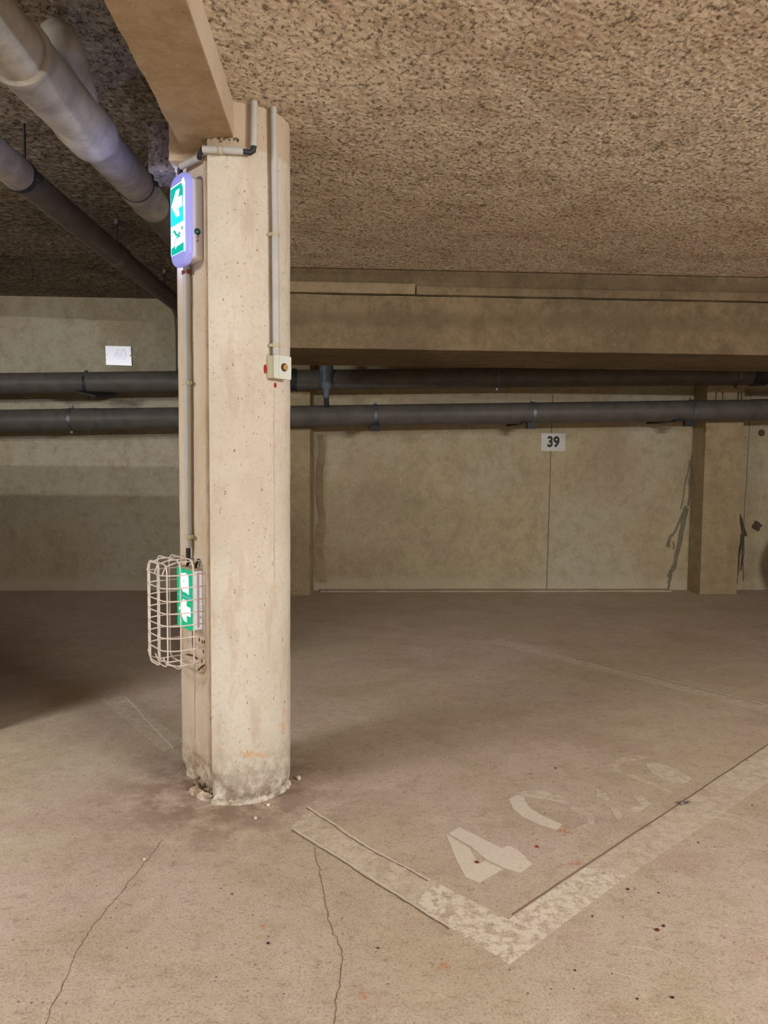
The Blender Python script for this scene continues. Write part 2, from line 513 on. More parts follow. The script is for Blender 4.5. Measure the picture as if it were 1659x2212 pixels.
FLOOR = lambda u, v, d: (u, v, d)
def WALLF(y):
    return lambda u, v, d: (u, y - d, v)

# ------------------------------------------------------------------ the setting
structure(obj('floor', box_bm(-9, 9, -7, 7.1, -0.2, 0.0), MT['floor']), 'dusty pinkish grey concrete garage floor')
YW = 6.9
wb = structure(obj('wall_back', box_bm(-9, 9, YW, YW + 0.2, 0.0, 2.8), MT['wall']), 'mottled beige concrete wall at the back of the bays')
structure(obj('wall_left', box_bm(-9.2, -9, -7, 7.1, 0.0, 2.8), MT['wall2']))
structure(obj('wall_right', box_bm(9, 9.2, -7, 7.1, 0.0, 2.8), MT['wall2']))
structure(obj('wall_rear', box_bm(-9, 9, -7.2, -7, 0.0, 2.8), MT['wall2']))
structure(obj('added_shadow_block', prism_bm([(-4.6, 3.0), (-1.53, 3.3), (-1.96, 4.45), (-4.6, 4.45)], lambda u, v, d: (u, v, d), 0.0, 1.48), MT['wall2'], bevel=0.02))  # unseen block, added to cast the shadow on the left floor and wall


def flock_grid(x0, x1, y0, y1, z, step, amp, seed):
    bm = bmesh.new()
    nx = max(2, int((x1 - x0) / step)); ny = max(2, int((y1 - y0) / step))
    V = []
    for j in range(ny + 1):
        row = []
        y = y0 + (y1 - y0) * j / ny
        for i in range(nx + 1):
            x = x0 + (x1 - x0) * i / nx
            a = noise.fractal(Vector((x * 40 + seed, y * 34, 0)), 0.8, 2.0, 3)
            b = noise.noise(Vector((x * 3 + seed, y * 3, 7)))
            edge = 0.0 if (i in (0, nx) or j in (0, ny)) else 1.0
            row.append(bm.verts.new((x, y, z + edge * (-abs(a) * amp * 1.2 + amp * 0.4 - b * amp * 0.35))))
        V.append(row)
    for j in range(ny):
        for i in range(nx):
            bm.faces.new((V[j][i], V[j + 1][i], V[j + 1][i + 1], V[j][i + 1]))
    return bm


XS = -0.45      # the small beam's line, where the ceiling level changes
ZR, ZL = 2.345, 2.565
# right bay: sprayed soffit with real lumps where the photo sees it
cr = obj('ceiling', flock_grid(-0.372, 3.4, 1.2, 4.76, ZR, 0.0125, 0.0022, 3.0), MT['flock'], smooth=False)
structure(cr, 'tan sprayed-fibre ceiling over the right bay')
slab = structure(obj('ceiling_slab', box_bm(XS, 9, -7, 6.9, ZR + 0.012, 2.8), MT['flock']))
slab.name = 'ceiling.001'
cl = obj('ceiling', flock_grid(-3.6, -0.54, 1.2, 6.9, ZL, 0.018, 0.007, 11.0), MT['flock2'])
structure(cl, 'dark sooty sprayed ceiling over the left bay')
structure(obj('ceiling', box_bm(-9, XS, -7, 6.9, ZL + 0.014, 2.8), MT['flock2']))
# right bay beyond lumps
structure(obj('ceiling', box_bm(-0.372, 9, -7, 1.2, ZR - 0.004, ZR + 0.02), MT['flock']))
structure(obj('ceiling', box_bm(3.4, 9, 1.2, 4.76, ZR - 0.004, ZR + 0.02), MT['flock']))
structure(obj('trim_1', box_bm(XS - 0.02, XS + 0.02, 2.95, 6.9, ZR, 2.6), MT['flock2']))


def rough_box(x0, x1, y0, y1, z0, z1, step, amp, seed, jag=0.0):
    """box whose faces are gridded and gently uneven"""
    bm = box_bm(x0, x1, y0, y1, z0, z1)
    for _ in range(1):
        for ax, ln in ((0, x1 - x0), (1, y1 - y0), (2, z1 - z0)):
            n = int(ln / step)
            lo = (x0, y0, z0)[ax]
            for k in range(1, n):
                co = [0, 0, 0]; co[ax] = lo + ln * k / n
                no = [0, 0, 0]; no[ax] = 1
                bmesh.ops.bisect_plane(bm, geom=bm.verts[:] + bm.edges[:] + bm.faces[:], plane_co=co, plane_no=no)
    for v in bm.verts:
        p = v.co.copy()
        on = sum((abs(p.x - x0) < 1e-4 or abs(p.x - x1) < 1e-4, abs(p.y - y0) < 1e-4 or abs(p.y - y1) < 1e-4, abs(p.z - z0) < 1e-4 or abs(p.z - z1) < 1e-4))
        k = amp + (jag * abs(noise.noise(p * 25 + Vector((seed, 0, 0)))) if on > 1 else 0)
        d = noise.noise_vector(p * 9 + Vector((seed, 0, 0)))
        cen = Vector(((x0 + x1) / 2 if x1 - x0 < 1 else p.x, (y0 + y1) / 2 if y1 - y0 < 1 else p.y, (z0 + z1) / 2))
        v.co = p + d * amp + (cen - p).normalized() * (k - amp)
    return bm


# small beam running toward the column
sb = obj('concrete_beam', rough_box(-0.55, -0.362, -2.0, 2.76, 2.232, 2.60, 0.06, 0.0015, 2, 0.010), MT['beam2'])
tag(sb, 'narrow smooth brown concrete beam running overhead onto the column top', 'beam')

obj('side_strip', rough_box(-0.366, -0.3605, -2, 2.74, 2.236, 2.36, 0.06, 0.0008, 3, 0.003), MT['column'], sb)

# wide down-stand beam across the right bay
cb = thing('concrete_beam', 'wide dark concrete beam crossing behind the column under the ceiling', 'beam', (1.5, 5.2, 1.866))
obj('lower_beam', rough_box(-0.5, 8.9, 4.78, 5.66, 1.866, 2.19, 0.12, 0.0025, 5, 0.006), MT['beam'], cb)
obj('upper_beam', rough_box(-0.5, 8.9, 4.79, 5.66, 2.196, 2.56, 0.12, 0.002, 8, 0.0), MT['beam'], cb)
obj('ledge', rough_box(-0.36, 0.435, 4.755, 4.80, 2.197, 2.262, 0.05, 0.001, 15, 0.004), MT['ledge'], cb, bevel=0.004)
obj('ledge', rough_box(0.442, 4.6, 4.762, 4.80, 2.197, 2.25, 0.08, 0.0015, 18, 0.004), MT['beam'], cb, bevel=0.004)

# pilasters on the back wall
pr = obj('concrete_pilaster', rough_box(3.19, 3.53, 6.65, 6.91, 0.0, 2.36, 0.08, 0.002, 21, 0.008), MT['pilaster'])
tag(pr, 'tan concrete pilaster on the back wall near the right edge with drip stains beside it', 'pilaster')
bm = bmesh.new()
prism_bm([(-0.72, 6.91), (-0.72, 6.65), (-0.287, 6.65), (-0.262, 6.80), (-0.262, 6.91)], lambda u, v, d: (u, v, d), 0.0, 2.36, bm)
pl = obj('concrete_pilaster', bm, MT['pilaster'])
tag(pl, 'tan concrete pilaster on the back wall just right of the column', 'pilaster')
# chipped mortar joint next to it
rnd = random.Random(4)
bm = ribbon_bm([(-0.20 + rnd.uniform(-.012, .012) + 0.02 * math.sin(i * .7), 1.40 - i * 0.07) for i in range(20)], [0.05 + rnd.uniform(0, .06) * (i / 20) for i in range(20)], WALLF(YW), -0.01, 0.006)
obj('mortar_repair', bm, MT['pilaster'], pl)

# wall details
seam = wander((1.885, 1.78), (1.87, 0.0), 30, 0.002, rnd)
obj('panel_joint', ribbon_bm(seam, 0.008, WALLF(YW), -0.005, 0.0015), MT['crack'], wb)
obj('panel_joint', ribbon_bm(wander((3.72, 1.8), (3.70, 0.3), 30, 0.002, rnd), 0.006, WALLF(YW), -0.005, 0.0015), MT['crack'], wb)
obj('wall_plug', prism_bm(circle(3.835, 1.455, 0.032), WALLF(YW), -0.005, 0.003), MT['dripdark'], wb)
blob = [(3.83 + 0.045 * math.cos(a) * (0.7 + 0.5 * rnd.random()), 0.60 + 0.05 * math.sin(a) * (0.7 + 0.5 * rnd.random())) for a in [k * 2 * PI / 14 for k in range(14)]]
obj('wall_hole', prism_bm(blob, WALLF(YW), -0.005, 0.003), MT['dripdark'], wb)


def drips(segs, mat, name='drip_stain'):
    for k, (a, b, w0, w1) in enumerate(segs):
        p = wander(a, b, 10, 0.006, rnd)
        obj(name, ribbon_bm(p, [w0 + (w1 - w0) * i / 10 for i in range(11)], WALLF(YW), -0.004, 0.001 + 0.0006 * k), mat, wb)


drips([((3.20, 1.25), (3.17, 0.78), .03, .02), ((3.17, 1.2), (3.10, 0.75), .015, .01), ((3.15, .78), (3.03, 0.5), .03, .018), ((3.15, .76), (3.06, 0.20), .05, .035),
       ((3.02, .52), (2.99, .40), .02, .04), ((3.04, .45), (3.05, .38), .012, .012), ((3.06, .22), (3.0, .12), .05, .02), ((3.03, .15), (3.01, -0.0), .03, .015)], MT['drip'])
drips([((3.64, 0.75), (3.72, 0.5), .012, .05), ((3.69, .52), (3.66, 0.12), .03, .012), ((3.71, .5), (3.72, .08), .008, .006), ((3.70, .5), (3.69, .18), .012, .015), ((3.67, .3), (3.665, .05), .02, .006)], MT['dripdark'])
for x, z0_, z1_ in ((3.47, 1.80, 1.70), (3.33, 1.80, 1.73), (3.50, 1.80, 1.69), (3.27, 1.8, 1.7)):
    obj('drip_stain', ribbon_bm([(x, z0_), (x, z1_)], [.012, .004], WALLF(6.649), -0.002, 0.003), MT['dripdark'], pr)

# ------------------------------------------------------------------ the column
colsurf_ = lambda an, off, z: Vector((-0.378 + (0.187 + off) * math.cos(math.radians(an)), 2.785 + (0.187 + off) * math.sin(math.radians(an)), z))
CX, CY, CR = -0.378, 2.785, 0.187
T = Vector((-0.574, 0.819)); N = Vector((-0.819, -0.574)); P0 = Vector((-0.452, 2.648))
col = thing('concrete_column', 'cream painted concrete column with a round front and flat left flange', 'column', (-0.4, 2.78, 0))
prof = []
prof.append(P0 + T * 0.002 + N * -0.012)
for k in range(46):
    a = math.radians(-112 + (112 + 95) * k / 45)
    prof.append(Vector((CX + CR * math.cos(a), CY + CR * math.sin(a))))
E1 = P0 + T * 0.275
back = -N * 0.14
for p in ((E1 + back), (E1 + back * 0.5), (E1 - N * 0.012), (E1 - T * 0.006 - N * 0.004), (E1 - T * 0.016)):
    prof.append(p)
for k in range(1, 13):
    a = 0.259 - (0.259 - 0.03) * k / 13
    prof.append(P0 + T * a)
for a, d in ((0.030, 0.0), (0.026, 0.005), (0.018, 0.007), (0.012, 0.005), (0.008, -0.003), (0.005, -0.011)):
    prof.append(P0 + T * a + N * d)
cen = Vector((-0.46, 2.82))
bm = bmesh.new()
rings = []
zs = [0.0, 0.006, 0.012, 0.018] + [0.025 + 0.011 * k for k in range(22)] + [0.28 + (ZR + 0.01 - 0.28) * k / 90 for k in range(91)]
for z in zs:
    ring = []
    for i, p in enumerate(prof):
        q = Vector((p.x, p.y, z))
        n1 = noise.noise(q * 14) * 0.0012 + noise.noise(q * 50) * 0.0008
        inn = (p - cen)
        dl = inn.normalized()
        # chipped foot, deeper around the seam
        seamness = math.exp(-((p.x + 0.50) / 0.10) ** 2)
        lim = 0.035 + 0.085 * seamness + 0.03 * noise.noise(q * 13)
        k = max(0.0, min(1.0, (lim - z) / 0.03))
        chip = k * (0.008 + 0.014 * seamness + 0.012 * abs(noise.noise(q * 32)) + 0.008 * abs(noise.noise(q * 70)))
        if p.y > 2.9: chip *= 0.3
        rp = p + dl * (n1 - chip)
        ring.append(bm.verts.new((rp.x, rp.y, z)))
    rings.append(ring)
m = len(prof)
for a, b in zip(rings[:-1], rings[1:]):
    for i in range(m):
        bm.faces.new((a[i], a[(i + 1) % m], b[(i + 1) % m], b[i]))
bm.faces.new(rings[-1])
shaft = obj('shaft', bm, MT['column'], col, smooth=True)
# foot skirt of broken mortar
bm = bmesh.new()
prev = None
for k in range(61):
    a = math.radians(-158 + 150 * k / 60)
    d = Vector((math.cos(a), math.sin(a)))
    c = Vector((CX, CY))
    q = Vector((d.x * 9, d.y * 9, 0))
    ro = CR + 0.004 + 0.008 * abs(noise.noise(q * 2.3)) + 0.004 * noise.noise(q * 7)
    h = 0.012 + 0.022 * abs(noise.noise(q * 1.7 + Vector((3, 0, 0)))) + 0.006 * noise.noise(q * 6)
    if k < 18: h *= 0.6; ro -= 0.008
    pts = [c + d * (CR - 0.03), c + d * ro, c + d * (ro - 0.004), c + d * (CR - 0.03)]
    zz = [0.0, 0.0, h, h + 0.008]
    cur = [bm.verts.new((p.x, p.y, z)) for p, z in zip(pts, zz)]
    if prev:
        for i in range(3):
            bm.faces.new((prev[i], prev[i + 1], cur[i + 1], cur[i]))
    prev = cur
obj('mortar_skirt', bm, MT['column'], col)
# rubble crumbs at the foot of the seam
bm = bmesh.new()
for k in range(34):
    s_ = rnd.uniform(0.0, 1.0)
    p = P0 + T * rnd.gauss(0.05, 0.07) + N * rnd.uniform(-0.02, 0.022)
    r = rnd.uniform(0.003, 0.0085)
    mm = Matrix.Translation((p.x, p.y, r * 0.5 + rnd.uniform(0, 0.03))) @ Matrix.Rotation(rnd.uniform(0, 3), 4, Vector((rnd.random(), rnd.random(), 1)).normalized())
    g = bmesh.ops.create_icosphere(bm, subdivisions=1, radius=r, matrix=mm)
    for v in g['verts']:
        v.co += Vector((rnd.uniform(-1, 1), rnd.uniform(-1, 1), rnd.uniform(-1, 1))) * r * 0.3
ob = obj('broken_mortar', bm, MT['chip'], col)
# rough head of the flange, and block under the left slab
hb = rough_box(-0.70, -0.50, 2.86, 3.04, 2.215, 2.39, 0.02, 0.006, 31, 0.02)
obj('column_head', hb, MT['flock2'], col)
hb = rough_box(-0.60, -0.36, 2.735, 2.96, 2.205, 2.36, 0.02, 0.004, 35, 0.012)
obj('column_head', hb, MT['column'], col)
bm = bmesh.new()
for k in range(40):
    aa = rnd.uniform(-118, -80)
    p = colsurf_(aa, rnd.uniform(-0.006, 0.006), 2.232 - abs(rnd.gauss(0, 0.004)))
    r = rnd.uniform(0.002, 0.0045)
    g = bmesh.ops.create_icosphere(bm, subdivisions=1, radius=r, matrix=Matrix.Translation(p))
    for v in g['verts']:
        v.co += Vector((rnd.uniform(-1, 1), rnd.uniform(-1, 1), rnd.uniform(-1, 1))) * r * 0.5
obj('mortar_residue', bm, MT['soot'], col)
# red paint marks and a scuff by the push button box
def colsurf(ang, off, z):
    a = math.radians(ang)
    return Vector((CX + (CR + off) * math.cos(a), CY + (CR + off) * math.sin(a), z))
def cyl_frame(ang0):
    # u = arc length to the right, v = z, d = outwards
    return lambda u, v, d: tuple(colsurf(ang0 + math.degrees(u / CR), d, v))
F40 = cyl_frame(-40)
bm = bmesh.new()
prism_bm(circle(0.002, 1.444, 0.006, 9, 0.009), F40, -0.002, 0.0015, bm)
prism_bm(circle(-0.041, 1.495, 0.006, 9, 0.016), F40, -0.002, 0.0015, bm)
obj('red_mark', bm, MT['red'], col)
obj('hairline_crack', ribbon_bm([(-0.004 + 0.0008 * math.sin(i * 2.1), 1.43 - i * 0.05) for i in range(14)], 0.0008, F40, -0.002, 0.0008), MT['hairline'], col)
FF = lambda u, v, d: tuple(((P0 + T * u + N * d).x, (P0 + T * u + N * d).y, v))
obj('hairline_crack', ribbon_bm([(0.135 + 0.0015 * math.sin(i * 1.3) + 0.0007 * i, 0.62 - i * 0.03) for i in range(16)], 0.0008, FF, -0.002, 0.0012), MT['hairline'], col)

# ------------------------------------------------------------------ bay lines and numbers on the floor
U = Vector((0.750, 0.661)).normalized(); V_ = Vector((-U.y, U.x)); O = Vector((0.425, 1.903))
def BAY(u, v, d):
    p = O + U * u + V_ * v
    return (p.x, p.y, d)
def patch(name, polys, mat, parent=None, z=0.0007):
    bm = bmesh.new()
    for p in polys:
        prism_bm(p, FLOOR, 0.0002, z, bm)
    return obj(name, bm, mat, parent)


l1 = patch('bay_line', [[(0.435, 1.905), (0.088, 2.285), (-0.11, 2.56), (-0.165, 2.425), (0.13, 2.055), (0.40, 1.728)]], MT['linefaint'])
tag(l1, 'wide worn pale line on the floor from the column foot to the painted corner', 'floor marking')
patch('thicker_paint', [[(0.435, 1.905), (0.27, 2.085), (0.19, 1.985), (0.30, 1.85), (0.40, 1.728)]], MT['line'], l1, 0.0011)
l2 = patch('bay_line', [[(0.435, 1.905), (0.788, 2.211), (1.80, 3.081), (1.93, 2.99), (0.80, 2.078), (0.40, 1.728)]], MT['linefaint'])
tag(l2, 'wide worn pale line on the floor running from the painted corner to the right edge', 'floor marking')
patch('thicker_paint', [[(0.435, 1.905), (0.72, 2.152), (0.82, 2.10), (0.80, 2.078), (0.40, 1.728)]], MT['line'], l2, 0.0011)
patch('thicker_paint', [[(1.37, 2.711), (1.80, 3.081), (1.93, 2.99), (1.50, 2.643)]], MT['digitfaint'], l2, 0.0011)
l3 = obj('bay_line', prism_bm([(0.95, 4.93), (1.05, 5.02), (2.9, 2.55), (2.8, 2.46)], FLOOR, 0.0002, 0.001), MT['linefaint'])
tag(l3, 'faint rubbed line on the far floor of the right bay', 'floor marking')
l4 = obj('bay_line', prism_bm([(-1.2, 3.80), (-1.08, 3.83), (-0.66, 3.20), (-0.72, 3.09)], FLOOR, 0.0002, 0.001), MT['linefaint'])
tag(l4, 'faint line on the floor left of the column', 'floor marking')
# ridges along the first line
for pts in ([(-0.155, 2.415), (0.13, 2.061)], [(0.13, 2.061), (0.28, 1.875)], [(-0.116, 2.57), (0.088, 2.285)], [(0.088, 2.285), (0.25, 2.10)]):
    obj('paint_edge', ribbon_bm(wander(pts[0], pts[1], 26, 0.002, rnd), [0.0045 + rnd.uniform(-.002, .003) for _ in range(27)], FLOOR, 0.0005, 0.003), MT['cracklight'], l1)
    obj('paint_edge_crack', ribbon_bm(wander((pts[0][0] - .006, pts[0][1] - .005), (pts[1][0] - .006, pts[1][1] - .005), 26, 0.002, rnd), [0.003 + rnd.uniform(-.0015, .0015) for _ in range(27)], FLOOR, 0.0005, 0.0018), MT['crack'], l1)
obj('paint_edge_crack', ribbon_bm(wander((0.45, 1.925), (1.80, 3.085), 50, 0.0012, rnd), 0.0025, FLOOR, 0.0005, 0.0018), MT['crack'], l2)
obj('paint_edge_crack', ribbon_bm(wander((-1.08, 3.82), (-0.69, 3.12), 20, 0.002, rnd), 0.006, FLOOR, 0.0005, 0.0018), MT['cracklight'], l4)
obj('paint_edge', ribbon_bm(wander((1.25, 4.72), (2.07, 3.60), 26, 0.003, rnd), 0.006, FLOOR, 0.0003, 0.0012), MT['crack'], l3)

def floor_patch(name, polys, mat, parent=None, z=0.0008):
    bm = bmesh.new()
    for p in polys:
        prism_bm(p, FLOOR, 0.0003, z, bm)
    return obj(name, bm, mat, parent)


d4 = floor_patch('bay_digit', [[(0.334, 2.366), (0.394, 2.274), (0.405, 2.18), (0.429, 2.198), (0.472, 2.15), (0.391, 2.081), (0.356, 2.112), (0.344, 2.198)]], MT['digit'])
tag(d4, 'worn white painted digit 4 on the floor inside the bay corner', 'floor marking')
floor_patch('upright_stroke', [[(0.342, 2.370), (0.384, 2.41), (0.494, 2.269), (0.516, 2.285), (0.539, 2.265), (0.566, 2.174), (0.521, 2.128), (0.476, 2.158), (0.435, 2.205), (0.401, 2.284)]], MT['digit'], d4)
z0 = floor_patch('bay_digit', [[(0.589, 2.61), (0.625, 2.644), (0.646, 2.622), (0.644, 2.587), (0.649, 2.533), (0.678, 2.48), (0.725, 2.416), (0.698, 2.381), (0.65, 2.419), (0.609, 2.47), (0.588, 2.535)]], MT['digit'])
tag(z0, 'worn white painted digit 0 on the floor, its right side rubbed away', 'floor marking')
floor_patch('faded_stroke', [[(0.629, 2.659), (0.678, 2.679), (0.734, 2.67), (0.794, 2.61), (0.8, 2.568), (0.774, 2.562), (0.717, 2.606), (0.665, 2.626), (0.631, 2.641)]], MT['digitfaint'], z0)
floor_patch('faded_stroke', [[(0.796, 2.555), (0.849, 2.487), (0.833, 2.412), (0.773, 2.378), (0.759, 2.391), (0.814, 2.425), (0.822, 2.468), (0.782, 2.528)]], MT['linefaint'], z0)
f1 = floor_patch('bay_digit', [[(0.93, 2.685), (0.953, 2.647), (0.947, 2.598), (0.93, 2.581), (0.905, 2.62)]], MT['digitfaint'])
tag(f1, 'small rubbed-out paint fragments on the floor between the 0 and the last oval', 'floor marking')
floor_patch('paint_fragment', [[(0.927, 2.536), (0.951, 2.536), (0.946, 2.47), (0.92, 2.433), (0.916, 2.471)]], MT['digitfaint'], f1)
floor_patch('paint_fragment', [[(1.04, 2.623), (1.069, 2.614), (1.079, 2.558), (1.055, 2.532), (1.01, 2.494), (0.972, 2.508), (1.006, 2.534), (1.041, 2.559)]], MT['digitfaint'], f1)
f2 = floor_patch('bay_digit', [[(1.037, 2.891), (1.123, 2.971), (1.204, 2.993), (1.236, 2.964), (1.193, 2.947), (1.118, 2.928), (1.073, 2.872), (1.199, 2.646), (1.184, 2.628), (1.034, 2.862)]], MT['linefaint'])
tag(f2, 'faded oval painted number on the floor near the right end of the line', 'floor marking')
floor_patch('paint_smear', [[(1.201, 2.911), (1.257, 2.91), (1.301, 2.848), (1.322, 2.757), (1.269, 2.716), (1.235, 2.728), (1.201, 2.777), (1.187, 2.843)]], MT['digitfaint'], f2)

# cracks and scratches belong to the floor
flo = bpy.data.objects['floor']
def fl_part(name, pts, wdt, mat, amp=0.006, n=40):
    path = []
    for a, b in zip(pts[:-1], pts[1:]):
        path += wander(a, b, n, amp, rnd)[:-1]
    path.append(pts[-1])
    obj(name, ribbon_bm(path, [max(0.0006, wdt * rnd.uniform(0.4, 1.3)) for _ in path], FLOOR, 0.0002, 0.0008), mat, flo)
fl_part('floor_crack', [(-0.561, 2.36), (-0.587, 2.185), (-0.625, 1.96), (-0.640, 1.828), (-0.617, 1.50)], 0.0015, MT['crack'], 0.0038, 22)
fl_part('floor_crack', [(-0.083, 2.299), (-0.048, 2.045), (-0.026, 1.897), (0.004, 1.768), (-0.021, 1.50)], 0.0020, MT['crack'], 0.0035, 22)
fl_part('floor_scratch', [(0.717, 1.783), (0.757, 1.772), (0.800, 1.738), (0.829, 1.684)], 0.0026, MT['cracklight'], 0.0006, 10)
fl_part('floor_scratch', [(0.64, 1.69), (0.676, 1.674), (0.70, 1.655), (0.727, 1.625)], 0.0022, MT['cracklight'], 0.0006, 10)
fl_part('floor_scratch', [(1.27, 2.50), (1.33, 2.46), (1.37, 2.40)], 0.003, MT['cracklight'], 0.001, 8)
fl_part('floor_scratch', [(1.22, 2.47), (1.30, 2.43), (1.34, 2.37)], 0.003, MT['cracklight'], 0.001, 8)
# thin kerb of floor screed along the wall
structure(obj('trim_2', rough_box(-0.2, 3.0, 6.80, 6.905, -0.01, 0.012, 0.09, 0.004, 44, 0.004), MT['floor']))

# ------------------------------------------------------------------ pipes on the back wall
def clamp_ring(c, axis, r, w, mat, parent, lug=0.03, name='clamp'):
    c = Vector(c); axis = Vector(axis).normalized()
    bm = tube_bm([c - axis * w / 2, c + axis * w / 2], r + 0.004, 28)
    if lug:
        box_bm(c.x - 0.012, c.x + 0.012, c.y - 0.012, c.y + 0.012, c.z + r, c.z + r + lug, bm)
        box_bm(c.x - 0.010, c.x + 0.010, c.y - 0.012, c.y + 0.012, c.z - r - lug, c.z - r, bm)
    return obj(name, bm, mat, parent, smooth=True)


def bracket(x, z, parent, dx=0.0, size=0.04):
    """small black angle bracket under a pipe, reaching back to the wall"""
    bm = bmesh.new()
    box_bm(x - size, x + size, 6.36, 6.40, z - 0.05, z, bm)
    vs = [bm.verts.new(p) for p in ((x - size + dx, 6.40, z - 0.008), (x + size + dx, 6.40, z - 0.008), (x + size + 2 * dx, 6.90, z - 0.008), (x - size + 2 * dx, 6.90, z - 0.008),
                                    (x - size + dx, 6.40, z), (x + size + dx, 6.40, z), (x + size + 2 * dx, 6.90, z), (x - size + 2 * dx, 6.90, z))]
    for f in ((0, 1, 2, 3), (4, 7, 6, 5), (0, 4, 5, 1), (1, 5, 6, 2), (2, 6, 7, 3), (3, 7, 4, 0)):
        bm.faces.new([vs[i] for i in f])
    return obj('bracket', bm, MT['black'], parent)


zl = lambda x: 1.549 + 0.025 * x
zu = lambda x: 1.850 + 0.0235 * x - (0.012 if x < -1 else 0)
YP = 6.5
lo = thing('drain_pipe', 'lower grey drain pipe running along the back wall', 'pipe', (0, YP, zl(0)))
obj('pipe_run', tube_bm([(-6, YP, zl(-6)), (-2.08, YP, zl(-2.08))], 0.089, 32), MT['pipe'], lo, smooth=True)
obj('pipe_run', tube_bm([(-2.3, YP, zl(-2.3)), (-2.02, YP, zl(-2.02))], 0.0915, 32), MT['pipe'], lo, smooth=True)
obj('pipe_run', tube_bm([(-2.08, YP, zl(-2.08)), (3.60, YP, zl(3.6))], 0.089, 32), MT['pipe'], lo, smooth=True)
obj('pipe_run', tube_bm([(3.52, YP, zl(3.52)), (6.5, YP, zl(6.5))], 0.0925, 32), MT['pipe'], lo, smooth=True)
for x in (-2.236, 0.269, 1.604, 2.983):
    clamp_ring((x, YP, zl(x)), (1, 0, 0.025), 0.0915, 0.028, MT['steel'], lo, 0.022)
bracket(0.262, zl(.27) - 0.088, lo, 0.0)
bracket(1.57, zl(1.6) - 0.088, lo, -0.03)
bracket(2.92, zl(2.95) - 0.088, lo, -0.06, 0.05)
up = thing('drain_pipe', 'upper grey drain pipe running along the back wall under the beam', 'pipe', (0, YP, zu(0)))
obj('pipe_run', tube_bm([(-6, YP, zu(-6)), (-0.4, YP, zu(-0.4))], 0.086, 32), MT['pipe'], up, smooth=True)
obj('pipe_run', tube_bm([(-0.45, YP, zu(-0.45)), (3.56, YP, zu(3.56))], 0.083, 32), MT['pipe'], up, smooth=True)
obj('pipe_elbow', tube_bm([(3.50, YP, zu(3.5)), (3.60, YP, zu(3.6)), (3.68, 6.46, 1.965), (3.75, 6.38, 2.02), (3.95, 6.2, 2.17), (4.1, 6.06, 2.3)], 0.092, 28), MT['pipe_dark'], up, smooth=True)
clamp_ring((-0.413, YP, zu(-0.413)), (1, 0, 0), 0.086, 0.05, MT['pipe_dark'], up, 0.012)
clamp_ring((1.292, YP, zu(1.292)), (1, 0, 0), 0.084, 0.02, MT['steel'], up, 0.02)
clamp_ring((3.368, YP, zu(3.368)), (1, 0, 0), 0.084, 0.02, MT['steel'], up, 0.02)
clamp_ring((-2.111, YP, zu(-2.111)), (1, 0, 0), 0.087, 0.022, MT['pipe_dark'], up, 0.02)
bm = bmesh.new()
zb = zu(-2.1) - 0.095
vs = [bm.verts.new(p) for p in ((-2.17, 6.38, zb + .015), (-2.0, 6.36, zb - 0.028), (-1.87, 6.52, zb - 0.008), (-2.0, 6.9, zb + .02), (-2.12, 6.9, zb + .03),
                                (-2.17, 6.38, zb + .03), (-2.0, 6.36, zb - 0.012), (-1.87, 6.52, zb + 0.018), (-2.0, 6.9, zb + .035), (-2.12, 6.9, zb + .045))]
bm.faces.new(vs[:5]); bm.faces.new(vs[5:][::-1])
for i in range(5):
    bm.faces.new((vs[i], vs[(i + 1) % 5], vs[5 + (i + 1) % 5], vs[5 + i]))
obj('bracket', bm, MT['black'], up)
# tee with hanging reducer
tx = -0.143
te = obj('reducer_fitting', tube_bm([(tx, 6.42, 2.03), (tx, 6.42, 1.985), (tx, 6.42, 1.98), (tx, 6.42, 1.90), (tx, 6.42, 1.895), (tx, 6.42, 1.80), (tx, 6.42, 1.775), (tx, 6.42, 1.755), (tx, 6.42, 1.69)],
                                   [0.050, 0.050, 0.057, 0.057, 0.051, 0.050, 0.044, 0.027, 0.024], 26), MT['fitting'], up, smooth=True)
obj('rubber_hose', tube_bm([(tx, 6.425, 1.70), (tx + .003, 6.43, 1.65), (tx + .008, 6.46, 1.615)], 0.021, 18), MT['pipe_dark'], up, smooth=True)

# ------------------------------------------------------------------ overhead pipes, left bay
zA = lambda y: 2.345 + 0.055 * (y - 3.1)
xA = lambda y: -0.893
bp = thing('sewer_pipe', 'thick pale grey pipe hanging under the left ceiling, lit blue by the sign', 'pipe', (-0.893, 3.0, zA(3)))
def runA(y0, y1, r, name='pipe_run', mat='pipe_old'):
    return obj(name, tube_bm([(xA(y0), y0, zA(y0)), (xA(y1), y1, zA(y1))], r, 36), MT[mat], bp, smooth=True)
runA(-2.5, 2.32, 0.080)
obj('wye_fitting', tube_bm([(xA(y), y, zA(y)) for y in (2.22, 2.225, 2.25, 2.255, 2.70, 2.71, 2.86, 2.865)], [0.086, 0.092, 0.092, 0.088, 0.085, 0.092, 0.092, 0.082], 36), MT['pipe_old'], bp, smooth=True)
wy_ = [(xA(2.72), 2.74, zA(2.72)), (-0.885, 2.60, 2.40), (-0.875, 2.50, 2.47), (-0.872, 2.47, 2.50), (-0.872, 2.47, 2.56)]
obj('wye_branch', tube_bm([(-0.893, 2.78, 2.34), (-0.888, 2.66, 2.395), (-0.882, 2.55, 2.450), (-0.880, 2.52, 2.465), (-0.880, 2.49, 2.478), (-0.879, 2.47, 2.486), (-0.879, 2.462, 2.489)], [0.068, 0.070, 0.070, 0.066, 0.060, 0.042, 0.01], 30), MT['pipe_old'], bp, smooth=True)
runA(2.8, 3.44, 0.0765)
